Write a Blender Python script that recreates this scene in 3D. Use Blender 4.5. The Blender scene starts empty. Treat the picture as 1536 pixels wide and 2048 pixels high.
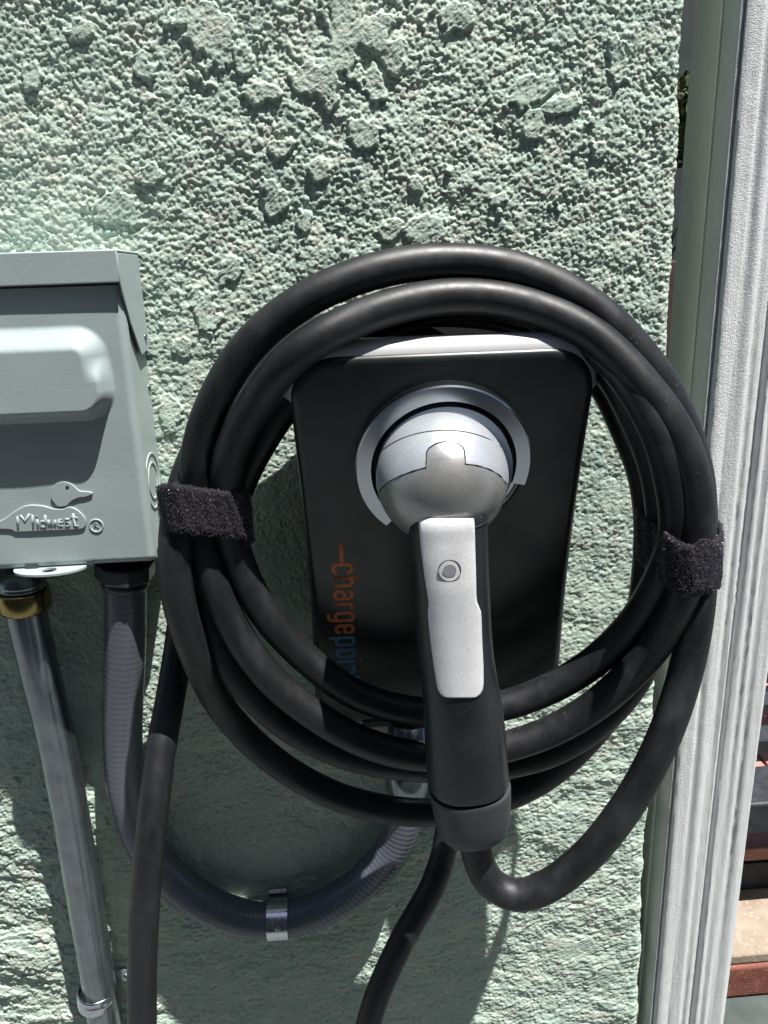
import bpy, bmesh, math, random
import numpy as np
from mathutils import Vector, Matrix

sc = bpy.context.scene
COL = sc.collection
random.seed(7)
rng = np.random.RandomState(11)

# ------------------------------------------------------------------ camera
F, CX, CY = 1538.0, 768.0, 1024.0
DW, EYE = 0.60, 1.45                      # camera: 0.60 m off the wall, 1.45 m above ground
_d = np.array([940 - CX, -(6024 - CY), -F], float)
_X = 28000 - CX
_Y = -(_d[0] * _X + F * F) / (-_d[1])
_r = np.array([_X, -_Y, -F], float)
_d /= np.linalg.norm(_d); _r /= np.linalg.norm(_r)
AX, AZ = _r, -_d
AY = np.cross(AZ, AX)

cam_d = bpy.data.cameras.new("camera")
cam = bpy.data.objects.new("camera", cam_d); COL.objects.link(cam)
cam_d.sensor_fit = 'VERTICAL'; cam_d.sensor_height = 36.0
cam_d.lens = F * 36.0 / 2048.0
cam_d.clip_start = 0.01; cam_d.clip_end = 500
cam.matrix_world = Matrix(((AX[0], AX[1], AX[2], 0), (AY[0], AY[1], AY[2], -DW),
                           (AZ[0], AZ[1], AZ[2], EYE), (0, 0, 0, 1)))
sc.camera = cam

# ------------------------------------------------------------------ light
SUN = Vector((1.12, -1.0, 4.2)).normalized()
world = bpy.data.worlds.new("World"); sc.world = world
world.use_nodes = True
wn = world.node_tree
bg = wn.nodes['Background']
sky = wn.nodes.new('ShaderNodeTexSky'); sky.sky_type = 'NISHITA'; sky.sun_disc = False
sky.sun_elevation = math.asin(SUN.z)
sky.sun_rotation = math.atan2(SUN.x, SUN.y)
wn.links.new(sky.outputs[0], bg.inputs[0])
bg.inputs[1].default_value = 0.06
sl = bpy.data.lights.new("sun", 'SUN'); sl.energy = 5.0; sl.angle = math.radians(0.5)
sl.color = (1.0, 0.975, 0.94)
so = bpy.data.objects.new("sun", sl); COL.objects.link(so)
so.rotation_euler = SUN.to_track_quat('Z', 'Y').to_euler()
so.location = (0, -1, 4)
sc.view_settings.view_transform = 'Standard'
sc.view_settings.look = 'None'
sc.view_settings.gamma = 1
sc.view_settings.use_curve_mapping = False
sc.view_settings.exposure = 0.95
try:
    sc.cycles.max_bounces = 8
    sc.cycles.sample_clamp_indirect = 4
except Exception:
    pass


# ------------------------------------------------------------------ geometry helpers
def at(px, py, dep):
    """point of the place seen at photo pixel (px, py), dep metres in front of the wall plane"""
    v = np.array([px - CX, -(py - CY), -F]); w = np.array([v @ AX, v @ AY, v @ AZ])
    t = (DW - dep) / w[1]; p = w * t
    return Vector((p[0], p[1] - DW, p[2] + EYE))


def atz(px, py, zz):
    v = np.array([px - CX, -(py - CY), -F]); w = np.array([v @ AX, v @ AY, v @ AZ])
    t = (zz - EYE) / w[2]; p = w * t
    return Vector((p[0], p[1] - DW, p[2] + EYE))


def wloc(o):
    p = Vector(o.location)
    while o.parent:
        o = o.parent; p = p + Vector(o.location)
    return p


def mesh_obj(name, verts, faces, mat, parent=None, smooth=False, origin=None):
    verts = [Vector(v) for v in verts]
    if parent is not None:
        base = wloc(parent)
    elif origin is not None:
        base = Vector(origin)
    else:
        base = Vector((0, 0, 0))
    me = bpy.data.meshes.new(name)
    me.from_pydata([tuple(v - base) for v in verts], [], faces)
    me.validate()
    if mat is not None:
        me.materials.append(mat)
    if smooth:
        me.polygons.foreach_set('use_smooth', [True] * len(me.polygons))
    me.update()
    o = bpy.data.objects.new(name, me); COL.objects.link(o)
    if parent is not None:
        o.parent = parent
    else:
        o.location = base
    return o


def tag(o, label=None, cat=None, group=None, kind=None):
    if label: o['label'] = label
    if cat: o['category'] = cat
    if group: o['group'] = group
    if kind: o['kind'] = kind
    return o


def empty(name, loc, label, cat, group=None):
    o = bpy.data.objects.new(name, None); COL.objects.link(o)
    o.location = loc; o.empty_display_size = 0.02
    return tag(o, label, cat, group)


def bevel(o, w, seg=3, angle=30):
    m = o.modifiers.new('bevel', 'BEVEL'); m.width = w; m.segments = seg
    m.limit_method = 'ANGLE'; m.angle_limit = math.radians(angle)
    m.harden_normals = False
    for p in o.data.polygons: p.use_smooth = True
    try:
        o.data.set_sharp_from_angle(angle=math.radians(40))
    except Exception:
        pass
    return o


def box_geo(x0, x1, y0, y1, z0, z1):
    v = [(x0, y0, z0), (x1, y0, z0), (x1, y1, z0), (x0, y1, z0), (x0, y0, z1), (x1, y0, z1), (x1, y1, z1), (x0, y1, z1)]
    f = [(3, 2, 1, 0), (4, 5, 6, 7), (0, 1, 5, 4), (1, 2, 6, 5), (2, 3, 7, 6), (3, 0, 4, 7)]
    return v, f


def prism(outline, vec):
    """closed solid from a planar outline (list of Vectors) swept by vec"""
    n = len(outline); vec = Vector(vec)
    v = [Vector(p) for p in outline] + [Vector(p) + vec for p in outline]
    f = [tuple(range(n))[::-1], tuple(range(n, 2 * n))]
    for i in range(n):
        j = (i + 1) % n
        f.append((i, j, n + j, n + i))
    return v, f


def fixn(o):
    bm = bmesh.new(); bm.from_mesh(o.data)
    bmesh.ops.recalc_face_normals(bm, faces=bm.faces)
    bm.to_mesh(o.data); bm.free(); return o


def crom(P, step=0.004):
    """Catmull-Rom (centripetal-ish) resampling"""
    P = [np.array(p, float) for p in P]
    Q = [2 * P[0] - P[1]] + P + [2 * P[-1] - P[-2]]
    out = []
    for i in range(1, len(Q) - 2):
        p0, p1, p2, p3 = Q[i - 1:i + 3]
        t0 = 0; t1 = t0 + max(np.linalg.norm(p1 - p0), 1e-6) ** .5
        t2 = t1 + max(np.linalg.norm(p2 - p1), 1e-6) ** .5; t3 = t2 + max(np.linalg.norm(p3 - p2), 1e-6) ** .5
        n = max(2, int(np.linalg.norm(p2 - p1) / step))
        for k in range(n):
            t = t1 + (t2 - t1) * k / n
            A1 = (t1 - t) / (t1 - t0) * p0 + (t - t0) / (t1 - t0) * p1
            A2 = (t2 - t) / (t2 - t1) * p1 + (t - t1) / (t2 - t1) * p2
            A3 = (t3 - t) / (t3 - t2) * p2 + (t - t2) / (t3 - t2) * p3
            B1 = (t2 - t) / (t2 - t0) * A1 + (t - t0) / (t2 - t0) * A2
            B2 = (t3 - t) / (t3 - t1) * A2 + (t - t1) / (t3 - t1) * A3
            out.append((t2 - t) / (t2 - t1) * B1 + (t - t1) / (t2 - t1) * B2)
    out.append(P[-1])
    return out


def tube_geo(path, rad, seg=20, cap=True, flat=None):
    """tube along path; rad = number or function(i, arc length); flat=(axis vector, factor) squashes it"""
    P = [np.array(p, float) for p in path]
    n = len(P); T = []
    for i in range(n):
        a = P[max(i - 1, 0)]; b = P[min(i + 1, n - 1)]
        t = b - a; T.append(t / (np.linalg.norm(t) + 1e-12))
    up = np.array([0, 1, 0]) if abs(T[0][1]) < .9 else np.array([1, 0, 0])
    N = np.cross(T[0], up); N /= np.linalg.norm(N)
    verts = []; s = 0
    for i in range(n):
        if i:
            s += np.linalg.norm(P[i] - P[i - 1])
            N = N - T[i] * (N @ T[i]); N /= np.linalg.norm(N)
        B = np.cross(T[i], N)
        r = rad(i, s) if callable(rad) else rad
        for k in range(seg):
            a = 2 * math.pi * k / seg
            off = (N * math.cos(a) + B * math.sin(a)) * r
            if flat is not None:
                ax = np.array(flat[0]); off = off - ax * (off @ ax) * (1 - flat[1])
            verts.append(P[i] + off)
    f = []
    for i in range(n - 1):
        for k in range(seg):
            k2 = (k + 1) % seg
            f.append((i * seg + k, i * seg + k2, (i + 1) * seg + k2, (i + 1) * seg + k))
    if cap:
        f.append(tuple(range(seg))[::-1]); f.append(tuple((n - 1) * seg + k for k in range(seg)))
    return verts, f


def merge(parts):
    V, Fc = [], []
    for v, f in parts:
        b = len(V); V += list(v); Fc += [tuple(i + b for i in q) for q in f]
    return V, Fc


def lathe_geo(c, axis, ref, prof, seg=64, a0=0.0, a1=2 * math.pi, close=True):
    """prof: (radius, height along axis); ref = direction of angle 0"""
    c = Vector(c); ax = Vector(axis).normalized(); u = Vector(ref); u = (u - ax * u.dot(ax)).normalized(); w = ax.cross(u)
    V = []; full = abs(a1 - a0 - 2 * math.pi) < 1e-6
    ns = seg if full else seg + 1
    for i in range(ns):
        a = a0 + (a1 - a0) * i / seg
        e = u * math.cos(a) + w * math.sin(a)
        for (r_, h_) in prof: V.append(c + e * r_ + ax * h_)
    m = len(prof); f = []
    for i in range(seg):
        j = (i + 1) % ns
        for k in range(m - 1 if not close else m):
            k2 = (k + 1) % m
            f.append((i * m + k, i * m + k2, j * m + k2, j * m + k))
    if not full and close:
        f.append(tuple(range(m))[::-1]); f.append(tuple((ns - 1) * m + k for k in range(m)))
    return V, f


# ------------------------------------------------------------------ materials
def mat(name, color, rough=.5, metal=0.0, spec=.5):
    m = bpy.data.materials.new(name); m.use_nodes = True
    b = m.node_tree.nodes['Principled BSDF']
    b.inputs['Base Color'].default_value = (*color, 1); b.inputs['Roughness'].default_value = rough
    b.inputs['Metallic'].default_value = metal
    b.inputs['Specular IOR Level'].default_value = spec
    return m


class NT:
    def __init__(s, m):
        s.m = m; s.t = m.node_tree; s.b = s.t.nodes['Principled BSDF']
        s.tc = s.t.nodes.new('ShaderNodeTexCoord')
        s.geo = s.t.nodes.new('ShaderNodeNewGeometry')

    def n(s, typ, **kw):
        x = s.t.nodes.new(typ)
        for k, v in kw.items():
            if k in x.inputs.keys(): x.inputs[k].default_value = v
            else: setattr(x, k, v)
        return x

    def l(s, a, b): s.t.links.new(a, b)

    def mapped(s, scale):
        mp = s.n('ShaderNodeMapping'); mp.inputs['Scale'].default_value = scale
        s.l(s.geo.outputs['Position'], mp.inputs[0]); return mp.outputs[0]

    def noise(s, scale, detail=3, vec=None, rough=.5, out=0):
        x = s.n('ShaderNodeTexNoise'); x.inputs['Scale'].default_value = scale
        x.inputs['Detail'].default_value = detail; x.inputs['Roughness'].default_value = rough
        s.l(vec if vec is not None else s.geo.outputs['Position'], x.inputs['Vector']); return x.outputs[out]

    def voro(s, scale, feat='F1', vec=None):
        x = s.n('ShaderNodeTexVoronoi'); x.feature = feat; x.inputs['Scale'].default_value = scale
        s.l(vec if vec is not None else s.geo.outputs['Position'], x.inputs['Vector']); return x.outputs['Distance']

    def ramp(s, val, stops):
        x = s.n('ShaderNodeValToRGB'); cr = x.color_ramp
        while len(cr.elements) < len(stops): cr.elements.new(.5)
        for e, (p, c) in zip(cr.elements, stops):
            e.position = p; e.color = (*c, 1) if hasattr(c, '__len__') else (c, c, c, 1)
        s.l(val, x.inputs[0]); return x.outputs[0]

    def mix(s, fac, a, b, mode='MIX'):
        x = s.n('ShaderNodeMix'); x.data_type = 'RGBA'; x.blend_type = mode
        for sock, v in ((0, fac), (6, a), (7, b)):
            if hasattr(v, 'links'): s.l(v, x.inputs[sock])
            elif sock == 0: x.inputs[0].default_value = v
            else: x.inputs[sock].default_value = (*v, 1) if hasattr(v, '__len__') else (v, v, v, 1)
        return x.outputs[2]

    def math(s, op, a, b=None, c=None):
        x = s.n('ShaderNodeMath'); x.operation = op
        for i, v in enumerate((a, b, c)):
            if v is None: continue
            if hasattr(v, 'links'): s.l(v, x.inputs[i])
            else: x.inputs[i].default_value = v
        return x.outputs[0]

    def bump(s, h, dist=.001, strength=1.0, normal=None):
        x = s.n('ShaderNodeBump'); x.inputs['Distance'].default_value = dist; x.inputs['Strength'].default_value = strength
        s.l(h, x.inputs['Height'])
        if normal is not None: s.l(normal, x.inputs['Normal'])
        return x.outputs[0]

    def color(s, v): s.l(v, s.b.inputs['Base Color'])
    def rough(s, v): s.l(v, s.b.inputs['Roughness'])
    def normal(s, v): s.l(v, s.b.inputs['Normal'])


def m_stucco():
    m = mat('stucco_paint', (.4, .5, .42), .75, spec=.25); N = NT(m)
    big = N.noise(9, 3); mid = N.noise(45, 4); fine = N.noise(330, 3)
    c = N.ramp(big, [(.35, (.48, .58, .485)), (.65, (.42, .535, .45))])
    c = N.mix(N.ramp(mid, [(.48, 0), (.72, 1)]), c, (.56, .59, .50))
    c = N.mix(N.ramp(N.noise(30, 3, N.mapped((1, 1, 1.7))), [(.58, 0), (.68, .6)]), c, (.36, .49, .42))
    c = N.mix(N.ramp(N.noise(120, 3), [(.66, 0), (.76, .45)]), c, (.50, .47, .41))
    c = N.mix(N.ramp(fine, [(.35, .22), (.6, 0)]), c, (.33, .40, .34))
    N.color(c)
    b = N.bump(N.noise(900, 3, rough=.6), .0006, .8)
    b = N.bump(N.noise(330, 4, rough=.6), .0012, .6, b)
    N.normal(b)
    return m


def m_rubber(name, base=(.0085, .009, .0098), dust=(.042, .044, .050), rough=.42):
    m = mat(name, base, rough, spec=.45); N = NT(m)
    n1 = N.noise(14, 4); n2 = N.noise(90, 4)
    film = N.math('MULTIPLY', N.ramp(n1, [(.42, 0), (.72, 1)]), N.ramp(n2, [(.35, .2), (.7, 1)]))
    c = N.mix(N.math('MULTIPLY', film, .4), base, dust)
    # dust specks
    v = N.voro(900); big = N.noise(22, 3)
    sp = N.math('MULTIPLY', N.ramp(v, [(.0, 1), (.11, 1), (.15, 0)]), N.ramp(N.noise(260, 1), [(.53, 0), (.6, 1)]))
    sp = N.math('MULTIPLY', sp, N.ramp(big, [(.48, 0), (.6, 1)]))
    c = N.mix(N.math('MULTIPLY', sp, .8), c, (.42, .40, .38))
    sm = N.noise(1, 4, N.mapped((60, 60, 14)), rough=.6)
    c = N.mix(N.ramp(sm, [(.5, 0), (.75, .45)]), c, tuple(x * .8 for x in dust))
    N.color(c)
    N.rough(N.math('ADD', N.ramp(film, [(0, rough - .02), (1, rough + .2)]), N.ramp(sm, [(.4, 0), (.7, .12)])))
    b = N.bump(N.noise(1500, 2), .00012, .5)
    b = N.bump(N.noise(260, 3), .00025, .35, b)
    N.normal(b)
    return m


def m_plastic(name, base, rough=.45, grain=.4, spec=.5, dust=.0):
    m = mat(name, base, rough, spec=spec); N = NT(m)
    d = N.ramp(N.noise(30, 4), [(.4, 0), (.8, 1)])
    v = N.ramp(N.voro(420), [(0, 1), (.13, 1), (.17, 0)])
    v = N.math('MULTIPLY', v, N.ramp(N.noise(200, 1), [(.6, 0), (.66, .7)]))
    c = N.mix(N.math('MULTIPLY', d, dust), base, (.25, .24, .22))
    c = N.mix(N.math('MULTIPLY', v, min(1, dust * 4)), c, (.45, .45, .43))
    N.color(c)
    N.rough(N.ramp(d, [(0, max(rough - .04, .05)), (1, rough + .1)]))
    N.normal(N.bump(N.noise(2200, 2), .00008, grain))
    return m


def m_silver(name, base, rough=.38, metal=.75):
    m = mat(name, base, rough, metal); N = NT(m)
    fl = N.noise(3200, 1)
    lo = tuple(x * .72 for x in base); hi = tuple(min(1, x * 1.3) for x in base)
    c = N.mix(N.ramp(fl, [(.35, 0), (.65, 1)]), lo, hi)
    sc_ = N.ramp(N.noise(40, 5, N.mapped((1, 1, .6))), [(.55, 0), (.8, .35)])
    c = N.mix(sc_, c, (.45, .44, .42))
    N.color(c); N.rough(N.ramp(N.noise(60, 3), [(.3, rough - .05), (.7, rough + .1)]))
    N.normal(N.bump(fl, .00008, .35))
    return m


def m_steel(name, base=(.55, .56, .58), rough=.25, streak=(400, 400, 6), wear=.3):
    m = mat(name, base, rough, 1.0); N = NT(m)
    st = N.noise(1, 3, N.mapped(streak)); g = N.noise(60, 4)
    N.rough(N.ramp(st, [(.3, rough - .06), (.7, rough + .12)]))
    c = N.mix(N.ramp(g, [(.4, 0), (.75, wear)]), base, tuple(x * .6 for x in base))
    c = N.mix(N.ramp(st, [(.55, 0), (.75, .5)]), c, tuple(min(1, x * 1.7) for x in base))
    N.color(c); N.normal(N.bump(st, .0001, .35))
    return m


def m_boxpaint():
    m = mat('grey_enamel', (.34, .40, .41), .42, spec=.5); N = NT(m)
    d = N.noise(25, 4)
    c = N.mix(N.ramp(d, [(.35, 0), (.75, .5)]), (.335, .40, .392), (.30, .36, .35))
    v = N.ramp(N.voro(260), [(0, 1), (.06, 1), (.09, 0)])
    v = N.math('MULTIPLY', v, N.ramp(N.noise(120, 1), [(.64, 0), (.68, .6)]))
    c = N.mix(v, c, (.62, .66, .66))
    N.color(c); N.rough(N.ramp(N.noise(70, 3), [(.3, .40), (.7, .54)]))
    b = N.bump(N.noise(420, 2), .00022, .35)
    b = N.bump(N.noise(35, 2), .0012, .15, b)
    N.normal(b)
    return m


def m_postpaint(name, base, gritty=1.0, dirty=.5):
    m = mat(name, base, .6, spec=.3); N = NT(m)
    st = N.noise(1, 4, N.mapped((420, 420, 48)), rough=.65)
    st2 = N.noise(1, 4, N.mapped((1100, 1100, 60)), rough=.6)
    g = N.noise(1300, 2, rough=.6); w = N.noise(30, 4)
    c = N.mix(N.math('MULTIPLY', N.ramp(st, [(.35, 1), (.6, 0)]), dirty), base, tuple(x * .72 for x in base))
    c = N.mix(N.ramp(w, [(.45, 0), (.75, .35)]), c, tuple(x * .85 for x in base))
    fl = N.math('MULTIPLY', N.ramp(N.voro(170), [(0, 1), (.05, 1), (.07, 0)]), N.ramp(N.noise(90, 1), [(.6, 0), (.64, 1)]))
    c = N.mix(N.math('MULTIPLY', fl, .55), c, (.2, .19, .17))
    N.color(c)
    b = N.bump(g, .0008 * gritty, .9)
    b = N.bump(st2, .0006 * gritty, .5, b)
    b = N.bump(st, .0007 * gritty, .45, b)
    b = N.bump(N.noise(480, 3, rough=.6), .0008 * gritty, .5, b)
    N.normal(b)
    return m


def m_rough(name, c1, c2, scale=30, bump=.002, rough=.85, c3=None):
    m = mat(name, c1, rough, spec=.25); N = NT(m)
    n = N.noise(scale, 5, rough=.6)
    c = N.mix(N.ramp(n, [(.35, 0), (.65, 1)]), c1, c2)
    if c3: c = N.mix(N.ramp(N.noise(scale * 6, 3), [(.55, 0), (.7, .8)]), c, c3)
    N.color(c)
    b = N.bump(N.noise(scale * 12, 4), bump * .4, .6)
    N.normal(N.bump(n, bump, .5, b))
    return m


M = {}
M['stucco'] = m_stucco()
M['rubber'] = m_rubber('cable_rubber')
M['boot'] = m_plastic('boot_rubber', (.036, .039, .043), .55, .7, dust=.05)
M['grip'] = m_plastic('grip_rubber', (.010, .0125, .0155), .36, .5, dust=.05)
M['face'] = m_plastic('face_plastic', (.014, .0165, .017), .34, .3, dust=.02)
M['bodyp'] = m_plastic('body_plastic', (.018, .018, .019), .55, .5, dust=.02)
M['bezel'] = mat('brushed_bezel', (.44, .46, .49), .22, 1.0)
M['silverpanel'] = m_silver('silver_panel', (.78, .79, .82), .45, .2)
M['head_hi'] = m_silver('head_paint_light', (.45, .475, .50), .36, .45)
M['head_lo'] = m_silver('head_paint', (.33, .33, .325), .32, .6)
M['barrel'] = m_plastic('barrel_plastic', (.040, .050, .068), .32, .2)
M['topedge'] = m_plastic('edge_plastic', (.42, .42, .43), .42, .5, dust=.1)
M['seam'] = mat('seam_gap', (.01, .01, .012), .6)
M['button'] = mat('button_print', (.24, .24, .28), .6)
M['orange'] = mat('orange_print', (.70, .19, .05), .5)
M['blue'] = mat('blue_print', (.10, .27, .48), .5)
M['box'] = m_boxpaint()
M['boxin'] = mat('box_inner', (.05, .06, .06), .6)
M['galv'] = m_steel('galvanised_steel', (.25, .28, .295), .24, (420, 420, 9), .7)
M['galv'].node_tree.nodes['Principled BSDF'].inputs['Metallic'].default_value = .88
M['zinc'] = m_steel('zinc_strap', (.60, .62, .66), .18, (200, 200, 200), .3)
M['brass'] = m_steel('brass_ring', (.30, .235, .09), .22, (60, 60, 60), .2)
M['flex'] = m_plastic('flex_pvc', (.105, .115, .14), .31, .4, dust=.04)
M['nut'] = m_plastic('nut_plastic', (.045, .05, .052), .35, .3)
M['velcro'] = m_rough('hook_loop_fabric', (.011, .010, .013), (.022, .02, .026), 500, .0012, .8)
M['fibre'] = mat('loop_fibre', (.06, .055, .07), .3, spec=.8)
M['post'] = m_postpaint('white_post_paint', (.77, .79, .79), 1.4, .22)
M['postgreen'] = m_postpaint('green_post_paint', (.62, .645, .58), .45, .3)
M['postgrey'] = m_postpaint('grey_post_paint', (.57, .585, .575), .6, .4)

# ------------------------------------------------------------------ ground
gv, gf = box_geo(-40, 40, -40, 60, -.3, 0)
g = mesh_obj('ground', gv, gf, m_rough('patio_ground', (.155, .163, .165), (.115, .122, .125), 6, .002)); tag(g, kind='structure')


# unseen dark block added behind the camera to cut the low sky light
M['skyblock'] = m_rough('blocker_dark', (.10, .10, .095), (.13, .125, .12), 4, .004)
nb = mesh_obj('sky_blocker', *box_geo(-9, 9, -7.0, -3.0, 0, 5.2), M['skyblock'], None, origin=(0, -3, 0))
tag(nb, 'unseen dark block added behind the camera to hold back low sky light', 'light blocker')

# ------------------------------------------------------------------ stucco wall
def gnoise(X, Y, f, seed):
    """2-D gradient noise on arrays"""
    rs = np.random.RandomState(seed); G = rs.rand(512, 512) * 2 * np.pi
    gx, gy = np.cos(G), np.sin(G)
    x = X * f + 1000.3; y = Y * f + 1000.7
    xi = np.floor(x).astype(int); yi = np.floor(y).astype(int); xf = x - xi; yf = y - yi
    u = xf * xf * xf * (xf * (xf * 6 - 15) + 10); v = yf * yf * yf * (yf * (yf * 6 - 15) + 10)

    def g_(i, j, dx, dy):
        a, b = (xi + i) & 511, (yi + j) & 511
        return gx[a, b] * dx + gy[a, b] * dy
    n0 = g_(0, 0, xf, yf) * (1 - u) + g_(1, 0, xf - 1, yf) * u
    n1 = g_(0, 1, xf, yf - 1) * (1 - u) + g_(1, 1, xf - 1, yf - 1) * u
    return (n0 * (1 - v) + n1 * v) * 1.5


def fbm(X, Y, f, seed, o=4, g=.5):
    s = 0; a = 1; t = 0
    for k in range(o):
        s = s + a * gnoise(X, Y, f * 2 ** k, seed + k); t += a; a *= g
    return s / t


def domes(X, Y, cell, seed, rmin, rmax, dens):
    """rounded grains on a jittered grid; dens 0..1 array = chance that a grain is there"""
    rs = np.random.RandomState(seed)
    jx, jy, rr, pp = (rs.rand(512, 512) for _ in range(4))
    x = X / cell + 700; y = Y / cell + 700
    xi = np.floor(x).astype(int); yi = np.floor(y).astype(int)
    h = np.zeros_like(X)
    for i in (-1, 0, 1):
        for j in (-1, 0, 1):
            a, b = (xi + i) & 511, (yi + j) & 511
            dx = x - (xi + i + jx[a, b]); dy = y - (yi + j + jy[a, b])
            r_ = rmin + (rmax - rmin) * rr[a, b]
            q = 1 - (dx * dx + dy * dy) / (r_ * r_)
            hh = np.sqrt(np.clip(q, 0, 1)) * (.5 + .5 * rr[a, b]) * (pp[a, b] < dens)
            h = np.maximum(h, hh)
    return h


def sstep(x, a, b):
    t = np.clip((x - a) / (b - a), 0, 1); return t * t * (3 - 2 * t)


PATCHES = [(690, 60, 34, 80, .1), (745, 60, 40, 26, .7), (420, 70, 40, 52, 0), (385, 20, 40, 26, .2), (487, 118, 17, 20, 0), (610, 150, 24, 30, .2),
           (660, 165, 18, 34, -.1), (522, 185, 26, 16, 0), (750, 165, 16, 26, .3), (790, 120, 20, 34, 0), (722, 265, 26, 30, .1),
           (545, 400, 22, 30, .3), (610, 440, 14, 18, 0), (290, 130, 18, 22, .5), (1060, 185, 50, 22, .5), (1120, 210, 32, 14, .3),
           (910, 30, 30, 26, 0), (1070, 245, 18, 24, 0), (830, 460, 70, 22, -.1), (230, 420, 45, 30, .1), (415, 630, 22, 50, .2),
           (460, 545, 26, 18, .6), (360, 700, 22, 22, 0), (340, 830, 20, 40, 0), (830, 370, 14, 14, 0), (160, 60, 26, 16, .4), (60, 150, 16, 22, 0),
           (1245, 120, 20, 34, .2), (1000, 400, 20, 12, .1), (1200, 300, 20, 14, .4), (300, 350, 22, 14, .2), (640, 340, 18, 20, .2), (560, 300, 20, 15, 0),
           (1140, 1900, 50, 30, .1), (1180, 1960, 24, 30, .3), (1060, 1830, 22, 16, .3)]


def wall_height(X, Z):
    low = fbm(X, Z, 9, 1, 3); mid = fbm(X, Z, 38, 5, 4, .55); hi = fbm(X, Z, 150, 9, 4, .6)
    up = sstep(Z, 1.30, 1.56)                       # crusty top of the wall, worn and trowelled lower down
    dn = 1 - sstep(Z, .98, 1.20)
    dens = np.clip(.55 + 1.0 * mid + .2 * (1 - up) + .25 * dn, .06, 1)
    wx = X + .0009 * gnoise(X, Z, 300, 31); wz = Z + .0009 * gnoise(X, Z, 300, 33)
    g1 = domes(wx, wz, .0025, 3, .50, .88, dens)
    g2 = domes(wx, wz, .0017, 4, .50, .92, np.clip(dens + .2, 0, 1))
    g3 = domes(X, Z, .0038, 8, .40, .72, np.clip(dens - .1, 0, 1))
    amp = .00155 * (.62 + .45 * up + .16 * dn)
    h = amp * np.maximum(np.maximum(g1, g2 * (.62 + .2 * dn)), g3 * 1.1) + .0007 * (1 + .6 * dn) * hi
    h = h + .0012 * (1 + .7 * dn) * np.clip(mid + .1, -.5, .6)        # lumps and hollows
    # ragged coat edges lower down
    t = fbm(X * .7, Z * 1.25, 15, 21, 5, .62)
    led = np.zeros_like(X)
    for lv in (-.22, -.05, .1, .26): led = led + sstep(t, lv, lv + .018)
    h = h + .0013 * led * dn * (.35 + .65 * sstep(-X, .12, .26))
    h = h + .0024 * low
    # flat trowelled patches
    pm = np.zeros_like(X)
    nz = fbm(X, Z, 55, 41, 3, .6); n2 = fbm(X, Z, 190, 44, 2)
    for (px, py, rx, ry, an) in PATCHES:
        c = at(px, py, .003); s = .00040
        dx = X - c.x; dz = Z - c.z
        u = (dx * math.cos(an) + dz * math.sin(an)) / (rx * s); v = (-dx * math.sin(an) + dz * math.cos(an)) / (ry * s)
        q = np.sqrt(u * u + v * v) + .9 * nz + .35 * n2
        pm = np.maximum(pm, 1 - sstep(q, .93, 1.05))
    fl = fbm(X * 1.3, Z, 34, 51, 4, .6)
    pm = np.maximum(pm, sstep(fl, .46, .50) * .9)
    stri = gnoise(X * .8 + Z * .6, (Z * .8 - X * .6) * 14, 42, 63)
    flat = .0017 + .0002 * stri + .0003 * n2 + .0013 * mid + .0024 * low + .0012 * up + .0005 * np.maximum(g2, 0)
    h = h * (1 - pm) + flat * pm
    return h


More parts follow.
